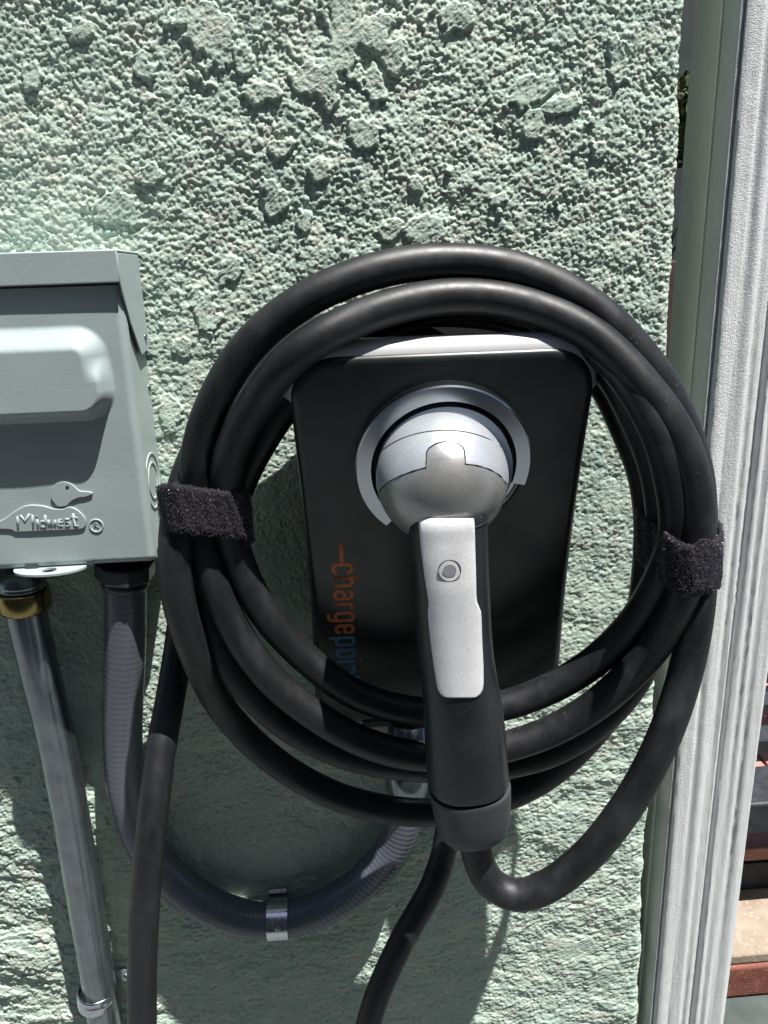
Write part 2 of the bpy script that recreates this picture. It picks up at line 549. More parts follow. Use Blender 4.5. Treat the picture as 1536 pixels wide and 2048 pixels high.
def build_wall():
    fs = .00074

    def graded(a, b, f0, f1, far0, far1, g=1.12):
        core = list(np.arange(f0, f1, fs)); left = []; x = f0; s = fs
        while x > a: s = min(s * g, .03); x -= s; left.append(x)
        right = []; x = core[-1]; s = fs
        while x < b: s = min(s * g, .03); x += s; right.append(x)
        return left[::-1] + core + right
    zs = np.array(graded(0.0, 2.7, .665, 1.655, 0, 0)); zs[0] = 0.0
    XE = .262; R = .007
    us = []
    x = -.375; s = fs
    while x > -1.7: s = min(s * 1.12, .03); x -= s; us.append(x)
    us = us[::-1] + list(np.arange(-.375, XE - R, fs))
    arc = [XE - R + k * fs for k in range(1, int(R * 1.5708 / fs) + 1)]
    us += arc
    u = us[-1]; s = fs
    end = u + .25
    while u < end: u += s; us.append(u); s = min(s * 1.08, .02)
    U, Z = np.meshgrid(np.array(us), zs)
    H = wall_height(U, Z)
    X = U.copy(); Y = np.zeros_like(U); NX = np.zeros_like(U); NY = -np.ones_like(U)
    al = np.clip((U - (XE - R)) / R, 0, math.pi / 2)
    m = U > XE - R
    X[m] = (XE - R) + R * np.sin(al[m]); Y[m] = R - R * np.cos(al[m])
    NX[m] = np.sin(al[m]); NY[m] = -np.cos(al[m])
    over = U - (XE - R) - R * math.pi / 2; mm = over > 0
    Y[mm] = R + over[mm]
    # the corner is hand-trowelled and leans
    lean = (.0265 * (1.626 - Z) / .94 - .0046) + .0018 * gnoise(Z * 0 + .3, Z, 14, 71) + .0008 * gnoise(Z * 0 + .3, Z, 60, 72)
    w = sstep(U, .18, .262)
    X = X + lean * w + NX * H; Y = Y + NY * H
    ny, nx = X.shape
    co = np.stack([X, Y, Z + 0 * X], -1).reshape(-1, 3).astype(np.float32)
    idx = np.arange(ny * nx).reshape(ny, nx)
    q = np.stack([idx[:-1, :-1], idx[:-1, 1:], idx[1:, 1:], idx[1:, :-1]], -1).reshape(-1, 4)
    me = bpy.data.meshes.new('stucco_wall')
    me.vertices.add(len(co)); me.vertices.foreach_set('co', co.ravel())
    me.loops.add(q.size); me.loops.foreach_set('vertex_index', q.ravel().astype(np.int32))
    me.polygons.add(len(q)); me.polygons.foreach_set('loop_start', np.arange(0, q.size, 4, dtype=np.int32))
    me.polygons.foreach_set('loop_total', np.full(len(q), 4, dtype=np.int32))
    me.polygons.foreach_set('use_smooth', np.ones(len(q), dtype=bool))
    me.update(calc_edges=True)
    me.materials.append(M['stucco'])
    o = bpy.data.objects.new('stucco_wall', me); COL.objects.link(o)
    tag(o, 'rough sage green stucco wall with trowelled patches behind the charger', 'wall')


build_wall()

# ------------------------------------------------------------------ fluted white post
PD = .005                                 # front of the post, metres before the wall plane
X0, X1 = at(1500, 0, PD).x, at(1536, 1457, PD).x
post = empty('porch_post', ((X0 + X1) / 2, .0, 0), 'white fluted wooden post with shaded green side right of the stucco wall', 'post')


def flutes():
    W = X1 - X0
    prof = [(0, -.0375), (.03, -.0395), (.10, -.0400), (.15, -.0397), (.175, -.0385), (.20, -.0392), (.24, -.0408), (.28, -.0412), (.32, -.0405),
            (.345, -.0388), (.375, -.0385), (.40, -.0395), (.43, -.0400), (.455, -.0385), (.475, -.0350), (.50, -.0345), (.515, -.0378),
            (.54, -.0396), (.575, -.0396), (.60, -.0385), (.63, -.0388), (.66, -.0402), (.69, -.0398), (.71, -.0384), (.75, -.0384),
            (.78, -.0400), (.83, -.0406), (.87, -.0405), (.90, -.0395), (.93, -.0370), (.965, -.0330), (1.0, -.0280)]
    pts = []
    for k in range(len(prof) - 1):
        (a, b), (c, d) = prof[k], prof[k + 1]
        for t in (0, .5): pts.append((X0 + W * (a + (c - a) * t), b + (d - b) * t))
    pts.append((X1, prof[-1][1]))
    zs = list(np.arange(0, .62, .05)) + list(np.arange(.62, 1.72, .006)) + list(np.arange(1.75, 2.75, .08))
    V = []
    n = len(pts)
    for z in zs:
        for i, (x, y) in enumerate(pts):
            yy = y + .00045 * math.sin(z * 11 + i) + .0005 * (rng.rand() - .5)
            if .475 < (x - X0) / W < .52: yy += .0006 * math.sin(z * 2 * math.pi / .0125 + (x - X0) * 400)   # rope-like bead in the groove
            V.append((x + .0002 * (rng.rand() - .5), yy + .040 - PD, z))
        V.append((X1, .072, z)); V.append((X0, .072, z))
    m = n + 2; Fc = []
    for k in range(len(zs) - 1):
        for i in range(m):
            j = (i + 1) % m
            Fc.append((k * m + i, k * m + j, (k + 1) * m + j, (k + 1) * m + i))
    Fc.append(tuple(range(m))[::-1]); Fc.append(tuple((len(zs) - 1) * m + i for i in range(m)))
    o = mesh_obj('fluted_board', V, Fc, M['post'], post, smooth=True)
    try: o.data.set_sharp_from_angle(angle=math.radians(50))
    except Exception: pass


flutes()
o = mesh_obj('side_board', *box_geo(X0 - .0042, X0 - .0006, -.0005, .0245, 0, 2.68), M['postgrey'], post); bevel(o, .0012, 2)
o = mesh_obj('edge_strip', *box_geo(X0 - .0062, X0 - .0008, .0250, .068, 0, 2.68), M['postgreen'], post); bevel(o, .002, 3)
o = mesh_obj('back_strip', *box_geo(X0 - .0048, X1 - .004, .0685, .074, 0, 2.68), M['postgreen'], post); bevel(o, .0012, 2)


# ------------------------------------------------------------------ electrical disconnect box
BX0, BX1 = -.335, -.1395
BT, BB = 1.4720, 1.2550
boxt = empty('disconnect_box', (-.237, -.03, BB), 'light grey metal disconnect box with embossed duck and rounded bulge in its cover', 'electrical box')
o = mesh_obj('case', *box_geo(BX0, BX1, -.050, -.0005, BB + .001, BT - .004), M['box'], boxt); bevel(o, .002, 3)
# pressed cover as a height field
def cover():
    xs = np.linspace(BX0 + .001, BX1 + .0014, 290); zs = np.linspace(BB - .0015, BT - .022, 300)
    X, Z = np.meshgrid(xs, zs)
    base = .0585 + .0 * X
    # bulge: long bar, soft top slope, steeper underside with a rim
    bl = at(215, 750, .07).x; bt = at(100, 652, .065).z; bb = at(60, 850, .07).z
    cx = bl - .030; cz = (bt + bb) / 2; hz = (bt - bb) / 2; r_ = .021
    dx = np.maximum(X - (cx + .030 - r_), 0); dzz = np.abs(Z - cz) - (hz - r_); dz = np.maximum(dzz, 0)
    dist = r_ - np.sqrt(dx * dx + dz * dz)          # distance inside the rim
    top = sstep(dist, 0, .0165)
    und = sstep(dist, -.001, .0085)
    wgt = sstep(Z, cz - .006, cz + .012)
    prof = top * wgt + und * (1 - wgt)
    h = base + .0130 * prof
    # two faint crease lines below the bulge face
    h = h + .0009 * np.exp(-((dist - .0055) / .0012) ** 2) * (1 - wgt)
    # soft roll-over at right, bottom and top edges
    e = .0055
    for dd in (BX1 + .0014 - X, Z - (BB - .0015)):
        q = np.clip(dd, 0, e); h = h - (e - np.sqrt(np.maximum(e * e - (e - q) ** 2, 0)))
    # small dents
    h = h + .0003 * gnoise(X, Z, 22, 5)
    ny, nx = X.shape
    V = [(X[j, i], -h[j, i], Z[j, i]) for j in range(ny) for i in range(nx)]
    Fc = [(j * nx + i, j * nx + i + 1, (j + 1) * nx + i + 1, (j + 1) * nx + i) for j in range(ny - 1) for i in range(nx - 1)]
    # skirt back to the case
    b = len(V); loop = [(0, i) for i in range(nx)] + [(j, nx - 1) for j in range(1, ny)] + [(ny - 1, i) for i in range(nx - 2, -1, -1)] + [(j, 0) for j in range(ny - 2, 0, -1)]
    for (j, i) in loop: V.append((X[j, i], -.0495, Z[j, i]))
    L = len(loop)
    for k in range(L):
        k2 = (k + 1) % L; a = loop[k][0] * nx + loop[k][1]; c = loop[k2][0] * nx + loop[k2][1]
        Fc.append((a, b + k, b + k2, c))
    mesh_obj('cover', V, Fc, M['box'], boxt, smooth=True)


cover()
# rain lid: front lip, top and side flap
LB = at(240, 565, .0605).z
lid = mesh_obj('lid', *merge([box_geo(BX0 - .002, BX1 + .0034, -.0632, -.0615, LB, BT),
                              box_geo(BX0 - .002, BX1 + .0034, -.0615, -.0005, BT - .0018, BT)]), M['box'], boxt)
bevel(lid, .0011, 2)
p = [at(a, b, .05) for a, b in ((0, 0),)]
fy = [(-.0612, BT - .002), (-.004, BT - .002), (-.002, 1.4115), (-.0035, 1.4035), (-.0285, 1.4010), (-.0485, 1.4250), (-.0590, 1.4440), (-.0612, LB + .001)]
ol = [Vector((BX1 + .0018, y_, z_)) for y_, z_ in fy]
o = fixn(mesh_obj('side_flap', *prism(ol, (.0014, 0, 0)), M['box'], boxt)); bevel(o, .0005, 2)
for (y_, z_) in ((-.012, 1.4125), (-.006, 1.3750)):
    v, f = lathe_geo((BX1 + .0030 if z_ > 1.4 else BX1, y_, z_), (1, 0, 0), (0, 0, 1), [(0.0001, .0016), (.0018, .0014), (.0027, .0004), (.0028, -.001), (.0001, -.001)], 20)
    mesh_obj('rivet', v, f, M['galv'], boxt, smooth=True)
# knockout rings pressed in the right side
kc = Vector((BX1, -.029, at(306, 962, .03).z))
for r_ in (.0205, .0135):
    v, f = lathe_geo(kc, (1, 0, 0), (0, 0, 1), [(r_ - .0016, -.0006), (r_ - .0006, .0007), (r_ + .0006, .0007), (r_ + .0016, -.0006)], 48)
    mesh_obj('knockout_ring', v, f, M['box'], boxt, smooth=True)


def plate(outline, y, th, name, mt, parent, bev=.0006):
    ol = [Vector((q.x, y, q.z)) for q in outline]
    o = fixn(mesh_obj(name, *prism(ol, (0, -th, 0)), mt, parent)); bevel(o, bev, 3, 25); return o


def smooth_closed(pts, n=6):
    P = [np.array(p, float) for p in pts]; out = []; L = len(P)
    for i in range(L):
        p0, p1, p2, p3 = P[i - 1], P[i], P[(i + 1) % L], P[(i + 2) % L]
        for k in range(n):
            t = k / n
            out.append(.5 * ((2 * p1) + (-p0 + p2) * t + (2 * p0 - 5 * p1 + 4 * p2 - p3) * t * t + (-p0 + 3 * p1 - 3 * p2 + p3) * t ** 3))
    return out


DE = .0585
def e2(px, py, z2=4.6545): return (px / z2, 930 + py / z2)
duck_body = [(-60, 560), (0, 520), (60, 488), (140, 430), (230, 380), (320, 368), (420, 380), (500, 402), (590, 405), (640, 385), (700, 400), (760, 445),
             (800, 500), (800, 560), (760, 590), (600, 600), (400, 607), (160, 618), (120, 600), (60, 592), (-60, 590)]
duck_head = [(480, 260), (490, 215), (530, 170), (600, 152), (665, 172), (705, 205), (745, 238), (810, 244), (862, 255), (855, 270), (800, 290), (730, 300),
             (670, 330), (640, 360), (615, 378), (545, 380), (505, 340), (480, 300)]
for nm, pts in (('duck_body', duck_body), ('duck_head', duck_head)):
    ol = [at(*e2(*q), DE) for q in smooth_closed(pts, 3)]
    plate(ol, -DE + .0004, .0017, nm, M['box'], boxt, .0007)
c = at(*e2(632, 203), DE)
v, f = lathe_geo((c.x, -DE - .0013, c.z), (0, -1, 0), (1, 0, 0), [(.0001, .0003), (.0011, .0002), (.0014, -.0003), (.0001, -.0003)], 16)
mesh_obj('duck_eye', v, f, M['seam'], boxt, smooth=True)
# embossed name, letter by letter (strokes in emblem pixels)
MW = {'M': [[(175, 585), (165, 470), (200, 465), (240, 520), (280, 450), (310, 460), (315, 580)]],
      'i': [[(350, 500), (358, 578)], [(345, 470), (350, 474)]],
      'd': [[(425, 520), (385, 520), (385, 570), (425, 572), (430, 572)], [(425, 460), (432, 578)]],
      'w': [[(455, 505), (462, 568), (485, 568), (487, 510), (490, 566), (520, 566), (518, 505)]],
      'e': [[(548, 535), (590, 530), (585, 495), (552, 500), (550, 560), (592, 562)]],
      's': [[(650, 500), (615, 500), (618, 528), (652, 532), (652, 562), (612, 566)]],
      't': [[(685, 445), (698, 560), (735, 562)], [(665, 480), (730, 490)]]}
parts = []
for ch, strokes in MW.items():
    for st in strokes:
        parts.append(tube_geo([np.array((at(*e2(*q), DE).x, -DE - .0011, at(*e2(*q), DE).z)) for q in st], .00105, 8, True, ((0, 1, 0), .7)))
v, f = merge(parts); mesh_obj('embossed_lettering', v, f, M['box'], boxt, smooth=True)
c = at(*e2(897, 565), DE)
v, f = lathe_geo((c.x, -DE, c.z), (0, -1, 0), (1, 0, 0), [(.0036, -.0003), (.0044, .0007), (.0050, .0007), (.0058, -.0003)], 32)
mesh_obj('registered_mark', v, f, M['box'], boxt, smooth=True)
pr = [tube_geo([np.array((c.x + a * .001, -DE - .0002, c.z + b * .001)) for a, b in st], .0004, 6) for st in
      ([(-1.2, -2), (-1.2, 2), (.6, 2), (1.2, 1), (.4, 0), (-1.2, 0)], [(0, 0), (1.4, -2)])]
v, f = merge(pr); mesh_obj('registered_letter', v, f, M['box'], boxt, smooth=True)
# hasp tab sticking out of the bottom edge
tx0, tx1 = at(24, 1140, .060).x, at(172, 1122, .060).x; tz = BB - .0010
cx = (tx0 + tx1) / 2; hw = (tx1 - tx0) / 2
outl = [(cx - hw, -.046), (cx + hw, -.046), (cx + hw * .98, -.058)] + [(cx + hw * math.cos(a) * .97, -.0580 - .0150 * math.sin(a)) for a in np.linspace(.15, math.pi - .15, 18)] + [(cx - hw * .98, -.058)]
ro = .0052; hx, hy = cx + .001, -.0635
hole = [(hx + ro * math.cos(a), hy + ro * .9 * math.sin(a)) for a in np.linspace(0, 2 * math.pi, 20, endpoint=False)]
def ring_plate(outer, inner, z0, z1, name, mt, parent):
    bm = bmesh.new()
    vs = [bm.verts.new((a, b, z1)) for a, b in outer]; vi = [bm.verts.new((a, b, z1)) for a, b in inner]
    es = [bm.edges.new((vs[i], vs[(i + 1) % len(vs)])) for i in range(len(vs))] + [bm.edges.new((vi[i], vi[(i + 1) % len(vi)])) for i in range(len(vi))]
    bmesh.ops.triangle_fill(bm, edges=es, use_beauty=True)
    r_ = bmesh.ops.extrude_face_region(bm, geom=list(bm.faces))
    for q in r_['geom']:
        if isinstance(q, bmesh.types.BMVert): q.co.z = z0
    bmesh.ops.recalc_face_normals(bm, faces=bm.faces)
    base = wloc(parent); bmesh.ops.translate(bm, verts=bm.verts, vec=-base)
    me = bpy.data.meshes.new(name); bm.to_mesh(me); bm.free(); me.materials.append(mt)
    o = bpy.data.objects.new(name, me); COL.objects.link(o); o.parent = parent; return o
ring_plate(outl, hole, tz - .0016, tz, 'hasp_tab', M['box'], boxt)
for (a0, a1) in ((at(48, 1125, .06).x, at(73, 1125, .06).x), (at(172, 1120, .06).x, at(184, 1120, .06).x)):
    mesh_obj('notch', *box_geo(a0, a1, -.0592, -.0583, BB - .0008, BB + .0030), M['boxin'], boxt)
mesh_obj('bottom_flange', *box_geo(BX0 + .004, BX1 - .004, -.047, -.004, BB - .0035, BB - .0005), M['boxin'], boxt)
# the corner tab behind, bottom right
ol = [Vector((BX1 - .0005, y_, z_)) for y_, z_ in ((-.040, BB + .004), (-.012, BB + .022), (-.006, BB - .004), (-.030, BB - .012))]
fixn(mesh_obj('corner_tab', *prism(ol, (.0014, 0, 0)), M['box'], boxt))


# ------------------------------------------------------------------ rigid metal conduit
def w_at(px, py, d): return np.array(at(px, py, d))
rc = .0152
cpath = [w_at(40, 1135, .030), w_at(52, 1220, .030), w_at(72, 1310, .029), w_at(95, 1405, .026), w_at(117, 1500, .022), w_at(140, 1620, .0195), w_at(160, 1740, .0185), w_at(180, 1860, .018), w_at(201, 1990, .018), w_at(222, 2120, .018)]
last = cpath[-1]; cpath += [last + np.array([.0, 0, -.2]), np.array([last[0], last[1], .0])]
con = empty('metal_conduit', (last[0], -.018, 0), 'scratched galvanised metal conduit running down from the box', 'conduit')
v, f = tube_geo(crom(cpath, .006), rc, 40); mesh_obj('pipe', v, f, M['galv'], con, smooth=True)
ct = np.array(cpath[0]); ax = np.array(cpath[1]) - ct; ax /= np.linalg.norm(ax)
def on(px, py, d): return Vector(at(px, py, d))
c0 = Vector(ct)
v, f = lathe_geo(c0 + Vector(ax) * .002, Vector(ax), (1, 0, 0), [(.0145, 0), (.0168, 0), (.0168, .008), (.0178, .009), (.0178, .0105), (.0168, .0115), (.0178, .0125), (.0178, .014), (.0150, .0150)], 48)
mesh_obj('threaded_connector', v, f, M['galv'], con, smooth=True)
v, f = lathe_geo(c0 + Vector(ax) * .017, Vector(ax), (1, 0, 0), [(.0150, 0), (.0188, .0005), (.0196, .003), (.0196, .0145), (.0186, .0175), (.0150, .018)], 48)
mesh_obj('brass_ring', v, f, M['brass'], con, smooth=True)

# strap round it
sc0 = Vector(at(194, 1990, .018)); sa = Vector((at(200, 2060, .018) - at(188, 1930, .018))).normalized()
strap = empty('conduit_strap', (sc0.x, 0, sc0.z), 'shiny ribbed metal strap holding the rigid conduit to the wall', 'pipe clamp', 'conduit clamps')
v, f = lathe_geo(sc0 - sa * .0085, sa, (1, 0, 0), [(.0156, 0), (.0172, 0), (.0176, .002), (.0168, .0045), (.0180, .0065), (.0180, .0095), (.0168, .0115), (.0176, .0145), (.0172, .0165), (.0156, .0165)], 48,
                 math.radians(-20), math.radians(200))
strap_band = mesh_obj('band', v, f, M['zinc'], strap, smooth=True)
e0, e1 = at(232, 1962, .006), at(262, 1940, .006)
o = mesh_obj('ear', *box_geo(sc0.x + .0150, sc0.x + .036, -.0075, -.0055, sc0.z + .002, sc0.z + .016), M['zinc'], strap); bevel(o, .0007, 2)
v, f = lathe_geo((sc0.x + .027, -.0075, sc0.z + .009), (0, -1, 0), (1, 0, 0), [(.0001, .0022), (.0026, .0018), (.0036, .0002), (.0036, -.001), (.0001, -.001)], 6)
mesh_obj('screw', v, f, M['galv'], strap)

# ------------------------------------------------------------------ flexible conduit
rf = .0162
fpts = [(250, 1150, .030), (251, 1220, .029), (250, 1310, .027), (246, 1410, .024), (246, 1500, .022), (256, 1590, .022), (286, 1680, .021), (338, 1752, .0205), (410, 1806, .0205),
        (500, 1838, .0205), (600, 1832, .021), (680, 1797, .022), (742, 1750, .024), (788, 1693, .027), (808, 1640, .030), (818, 1570, .032)]
fx = empty('flexible_conduit', tuple(at(500, 1838, 0)), 'grey ribbed flexible conduit looping from the box to the charger underside', 'conduit')
fp = crom([w_at(*q) for q in fpts], .0011)
v, f = tube_geo(fp, lambda i, s: rf + (.00004 if i < len(fp) * .55 else .00013) * math.sin(s * 2 * math.pi / .0052), 32)
mesh_obj('ribbed_hose', v, f, M['flex'], fx, smooth=True)
nt = Vector(at(250, 1132, .032))
na = (Vector(fp[20]) - Vector(fp[0])).normalized()
v, f = lathe_geo(nt - na * .003, na, (1, .35, 0), [(.0150, 0), (.0222, 0), (.0225, .002), (.0225, .0105), (.0212, .0125), (.0185, .0138), (.0150, .0138)], 8)
o = mesh_obj('nut', v, f, M['nut'], fx)
v, f = lathe_geo(nt + na * .0108, na, (1, 0, 0), [(.0150, 0), (.0178, 0), (.0182, .004), (.0172, .006), (.0150, .006)], 40)
mesh_obj('collar', v, f, M['nut'], fx, smooth=True)
gt = Vector(fp[-1]); ga = (Vector(fp[-1]) - Vector(fp[-20])).normalized(); ga = Vector((0.02, .0, 1)).normalized()
v, f = lathe_geo(gt - ga * .004, ga, (1, 0, 0), [(.014, 0), (.0195, 0), (.0205, .002), (.0205, .020), (.0190, .024), (.0190, .030), (.0215, .031), (.0215, .048), (.0180, .050), (.0180, .070), (.014, .070)], 48)
mesh_obj('steel_gland', v, f, M['galv'], fx, smooth=True)
# printed marks on hose: a row of tiny dashes
cl = Vector(at(557, 1838, .0205)); d1 = (Vector(at(600, 1832, .021)) - Vector(at(505, 1838, .0205))).normalized()
st2 = empty('conduit_strap', (cl.x, 0, cl.z), 'metal strap with a screw holding the flexible hose at its lowest point', 'pipe clamp', 'conduit clamps')
v, f = lathe_geo(cl - d1 * .0095, d1, (0, 0, 1), [(.0166, 0), (.0184, 0), (.0184, .019), (.0166, .019)], 48, math.radians(-30), math.radians(215))
o = mesh_obj('band', v, f, M['zinc'], st2); fixn(o)
for p_ in o.data.polygons: p_.use_smooth = True
try: o.data.set_sharp_from_angle(angle=math.radians(40))
except Exception: pass
cz = cl.z
o = mesh_obj('ear', *box_geo(cl.x - .0095, cl.x + .0095, -.0085, -.0065, cz - .034, cz - .0150), M['zinc'], st2); bevel(o, .0006, 2)
o = mesh_obj('upper_ear', *box_geo(cl.x - .0088, cl.x + .0088, -.0085, -.0065, cz + .0150, cz + .0225), M['zinc'], st2); bevel(o, .0006, 2)
for dz in (-.0265, .0):
    q = (cl.x + .001, -.0085 if dz else -.0385, cz + (dz if dz else .0065))
    v, f = lathe_geo(q, (0, -1, 0), (1, 0, 0), [(.0001, .0020), (.0022, .0017), (.0030, .0002), (.0030, -.001), (.0001, -.001)], 16)
    mesh_obj('screw', v, f, M['galv'], st2, smooth=True)

# ------------------------------------------------------------------ wall charger
FT, DT, TS = 1.4040, .124, .275        # top of face, its depth, lean of the face


def fdep(z):
    s = DT - (FT - z) * TS
    return s


def face(px, py, off=0.0):
    d = .1
    for _ in range(20):
        p = at(px, py, d); d = fdep(p.z) + off
    return at(px, py, d)


XC0 = .0690; FBZ = 1.0935
ch = empty('wall_charger', (.07, -.04, FBZ), 'black wall mounted electric car charger with steel ring and side logo', 'charger')


def face_half(z):       # half width of the plate by height (left, right)
    t = (FT - z) / (FT - FBZ)
    return .0985 + .0035 * t - .004 * math.sin(math.pi * t)


def face_outline(inset=0.0, n=10):
    """(x, z) outline of the front plate with generous round corners"""
    out = []
    zt, zb = FT - inset, FBZ + inset; rt, rb = .034 - inset * .5, .022
    cxz = lambda z: XC0 + .0035 * (FT - z) / (FT - FBZ)
    zz = np.linspace(zb + rb, zt - rt * .8, 24)
    for z in zz: out.append((cxz(z) + face_half(z) - inset, z))
    hw = face_half(zt - rt) - inset
    for a in np.linspace(0, math.pi / 2, n + 2)[1:]:
        out.append((cxz(zt) + hw - rt + rt * math.cos(a) ** .85 if math.cos(a) > 0 else cxz(zt) + hw - rt, zt - rt * .8 + rt * .8 * math.sin(a)))
    for a in np.linspace(math.pi / 2, math.pi, n + 2)[:-1]:
        out.append((cxz(zt) - hw + rt - rt * abs(math.cos(a)) ** .85, zt - rt * .8 + rt * .8 * math.sin(a)))
    for z in zz[::-1]: out.append((cxz(z) - face_half(z) + inset, z))
    hb = face_half(zb) - inset
    for a in np.linspace(math.pi, 1.5 * math.pi, n + 2)[1:]:
        out.append((cxz(zb) - hb + rb + rb * math.cos(a), zb + rb + rb * math.sin(a)))
    for a in np.linspace(1.5 * math.pi, 2 * math.pi, n + 2)[:-1]:
        out.append((cxz(zb) + hb - rb + rb * math.cos(a), zb + rb + rb * math.sin(a)))
    return out


def stack(levels, name, mt, parent, capfirst=True, caplast=True):
    """levels: list of equal-length 3-D loops"""
    V = []; Fc = []
    n = len(levels[0])
    for L in levels: V += [Vector(p) for p in L]
    for k in range(len(levels) - 1):
        for i in range(n):
            j = (i + 1) % n
            Fc.append((k * n + i, k * n + j, (k + 1) * n + j, (k + 1) * n + i))
    if capfirst: Fc.append(tuple(range(n))[::-1])
    if caplast: Fc.append(tuple((len(levels) - 1) * n + i for i in range(n)))
    o = fixn(mesh_obj(name, V, Fc, mt, parent, smooth=True))
    try: o.data.set_sharp_from_angle(angle=math.radians(38))
    except Exception: pass
    return o


def plane_lv(inset, off, flat=None):
    return [(x, -(fdep(z) + off) if flat is None else -flat, z) for x, z in face_outline(inset)]


# front plate: thin dish edge, rounded fillet to the front face
lv = [plane_lv(.004, -.010), plane_lv(.0005, -.0095), plane_lv(0, -.0065)]
for a in np.linspace(0, math.pi / 2, 6):
    lv.append(plane_lv(.0065 * (1 - math.cos(a)), -.0065 + .0065 * math.sin(a)))
stack(lv, 'front_plate', M['face'], ch)
# bright top edge of the plate
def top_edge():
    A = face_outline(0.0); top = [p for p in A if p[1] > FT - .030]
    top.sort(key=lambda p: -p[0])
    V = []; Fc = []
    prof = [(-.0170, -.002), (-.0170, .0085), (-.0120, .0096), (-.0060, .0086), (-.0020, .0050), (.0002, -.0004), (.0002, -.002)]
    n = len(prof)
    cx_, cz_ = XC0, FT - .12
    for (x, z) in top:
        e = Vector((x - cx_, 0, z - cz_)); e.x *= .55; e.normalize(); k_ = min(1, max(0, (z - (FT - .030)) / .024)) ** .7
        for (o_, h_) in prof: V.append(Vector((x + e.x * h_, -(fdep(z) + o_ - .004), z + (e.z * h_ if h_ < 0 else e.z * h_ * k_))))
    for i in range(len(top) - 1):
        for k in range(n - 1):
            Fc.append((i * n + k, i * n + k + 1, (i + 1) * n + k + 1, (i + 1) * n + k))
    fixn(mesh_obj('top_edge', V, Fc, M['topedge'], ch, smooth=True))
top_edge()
# back body
b0 = [(x, -.0006, z) for x, z in face_outline(.022)]
b1 = [(x, -(max(fdep(z) - .014, .012)), z) for x, z in face_outline(.018)]
b2 = [(x, -(fdep(z) - .009), z) for x, z in face_outline(.012)]
stack([b0, b1, b2], 'body', M['bodyp'], ch)
# cable shelf on top of the body
o = mesh_obj('cable_shelf', *box_geo(XC0 - .062, XC0 + .062, -.100, -.001, FT - .030, FT - .010), M['bodyp'], ch); bevel(o, .006, 3)
o = mesh_obj('rear_plate', *box_geo(XC0 - .060, XC0 + .055, -.0195, -.0006, FT - .031, FT + .026), M['bodyp'], ch); bevel(o, .001, 2)
# lip below
o = mesh_obj('bottom_lip', *box_geo(XC0 - .060, XC0 + .030, -.040, -.022, FBZ - .004, FBZ + .004), M['bodyp'], ch); bevel(o, .002, 2)

# ring holster
FN = Vector((0, -1, -TS)).normalized()          # face normal (leans down)
FU = Vector((0, -TS, 1)).normalized()           # up along the face
RC = face(884, 924)
Ro = (face(1058, 927) - face(711, 927)).length / 2
Ri = Ro * .815
v, f = lathe_geo(RC, FN, (1, 0, 0), [(Ri - .004, -.006), (Ri - .002, .002), (Ri, .0045), (Ro - .0045, .0022), (Ro, .0002), (Ro, -.002)], 120, close=False)
mesh_obj('holster_ring', v, f, M['bezel'], ch, smooth=True)
v, f = lathe_geo(RC, FN, (1, 0, 0), [(Ri - .0005, .0010), (Ri - .0003, .0085), (Ri + .0004, .0096), (Ro - .0012, .0088), (Ro - .0002, .0078), (Ro, .0), (Ri, .0)], 100, math.radians(-16), math.radians(228))
o = fixn(mesh_obj('upper_bezel', v, f, M['bezel'], ch, smooth=True))
try: o.data.set_sharp_from_angle(angle=math.radians(35))
except Exception: pass
v, f = lathe_geo(RC, FN, (1, 0, 0), [(.0001, -.004), (Ri - .006, -.004), (Ri - .0035, .002)], 64, close=False)
mesh_obj('socket', v, f, M['bodyp'], ch, smooth=True)

# logo strokes -------------------------------------------------
def bowl(x0, x1, y0, y1, r_, n=5):
    P = []
    for cx_, cy_, a in ((x1 - r_, y1 - r_, 0), (x0 + r_, y1 - r_, 90), (x0 + r_, y0 + r_, 180), (x1 - r_, y0 + r_, 270)):
        for k in range(n): t = math.radians(a + 90 * k / (n - 1)); P.append((cx_ + r_ * math.cos(t), cy_ + r_ * math.sin(t)))
    return P


W_ = .36; w2 = W_ / 2
def arch(x0, x1, y0, y1, r_):
    P = [(x0, y0), (x0, y1 - r_)]
    for k in range(1, 6): t = math.pi - math.pi / 2 * k / 5; P.append((x0 + r_ + r_ * math.cos(t), y1 - r_ + r_ * math.sin(t)))
    for k in range(1, 6): t = math.pi / 2 - math.pi / 2 * k / 5; P.append((x1 - r_ + r_ * math.cos(t), y1 - r_ + r_ * math.sin(t)))
    return P + [(x1, y0)]


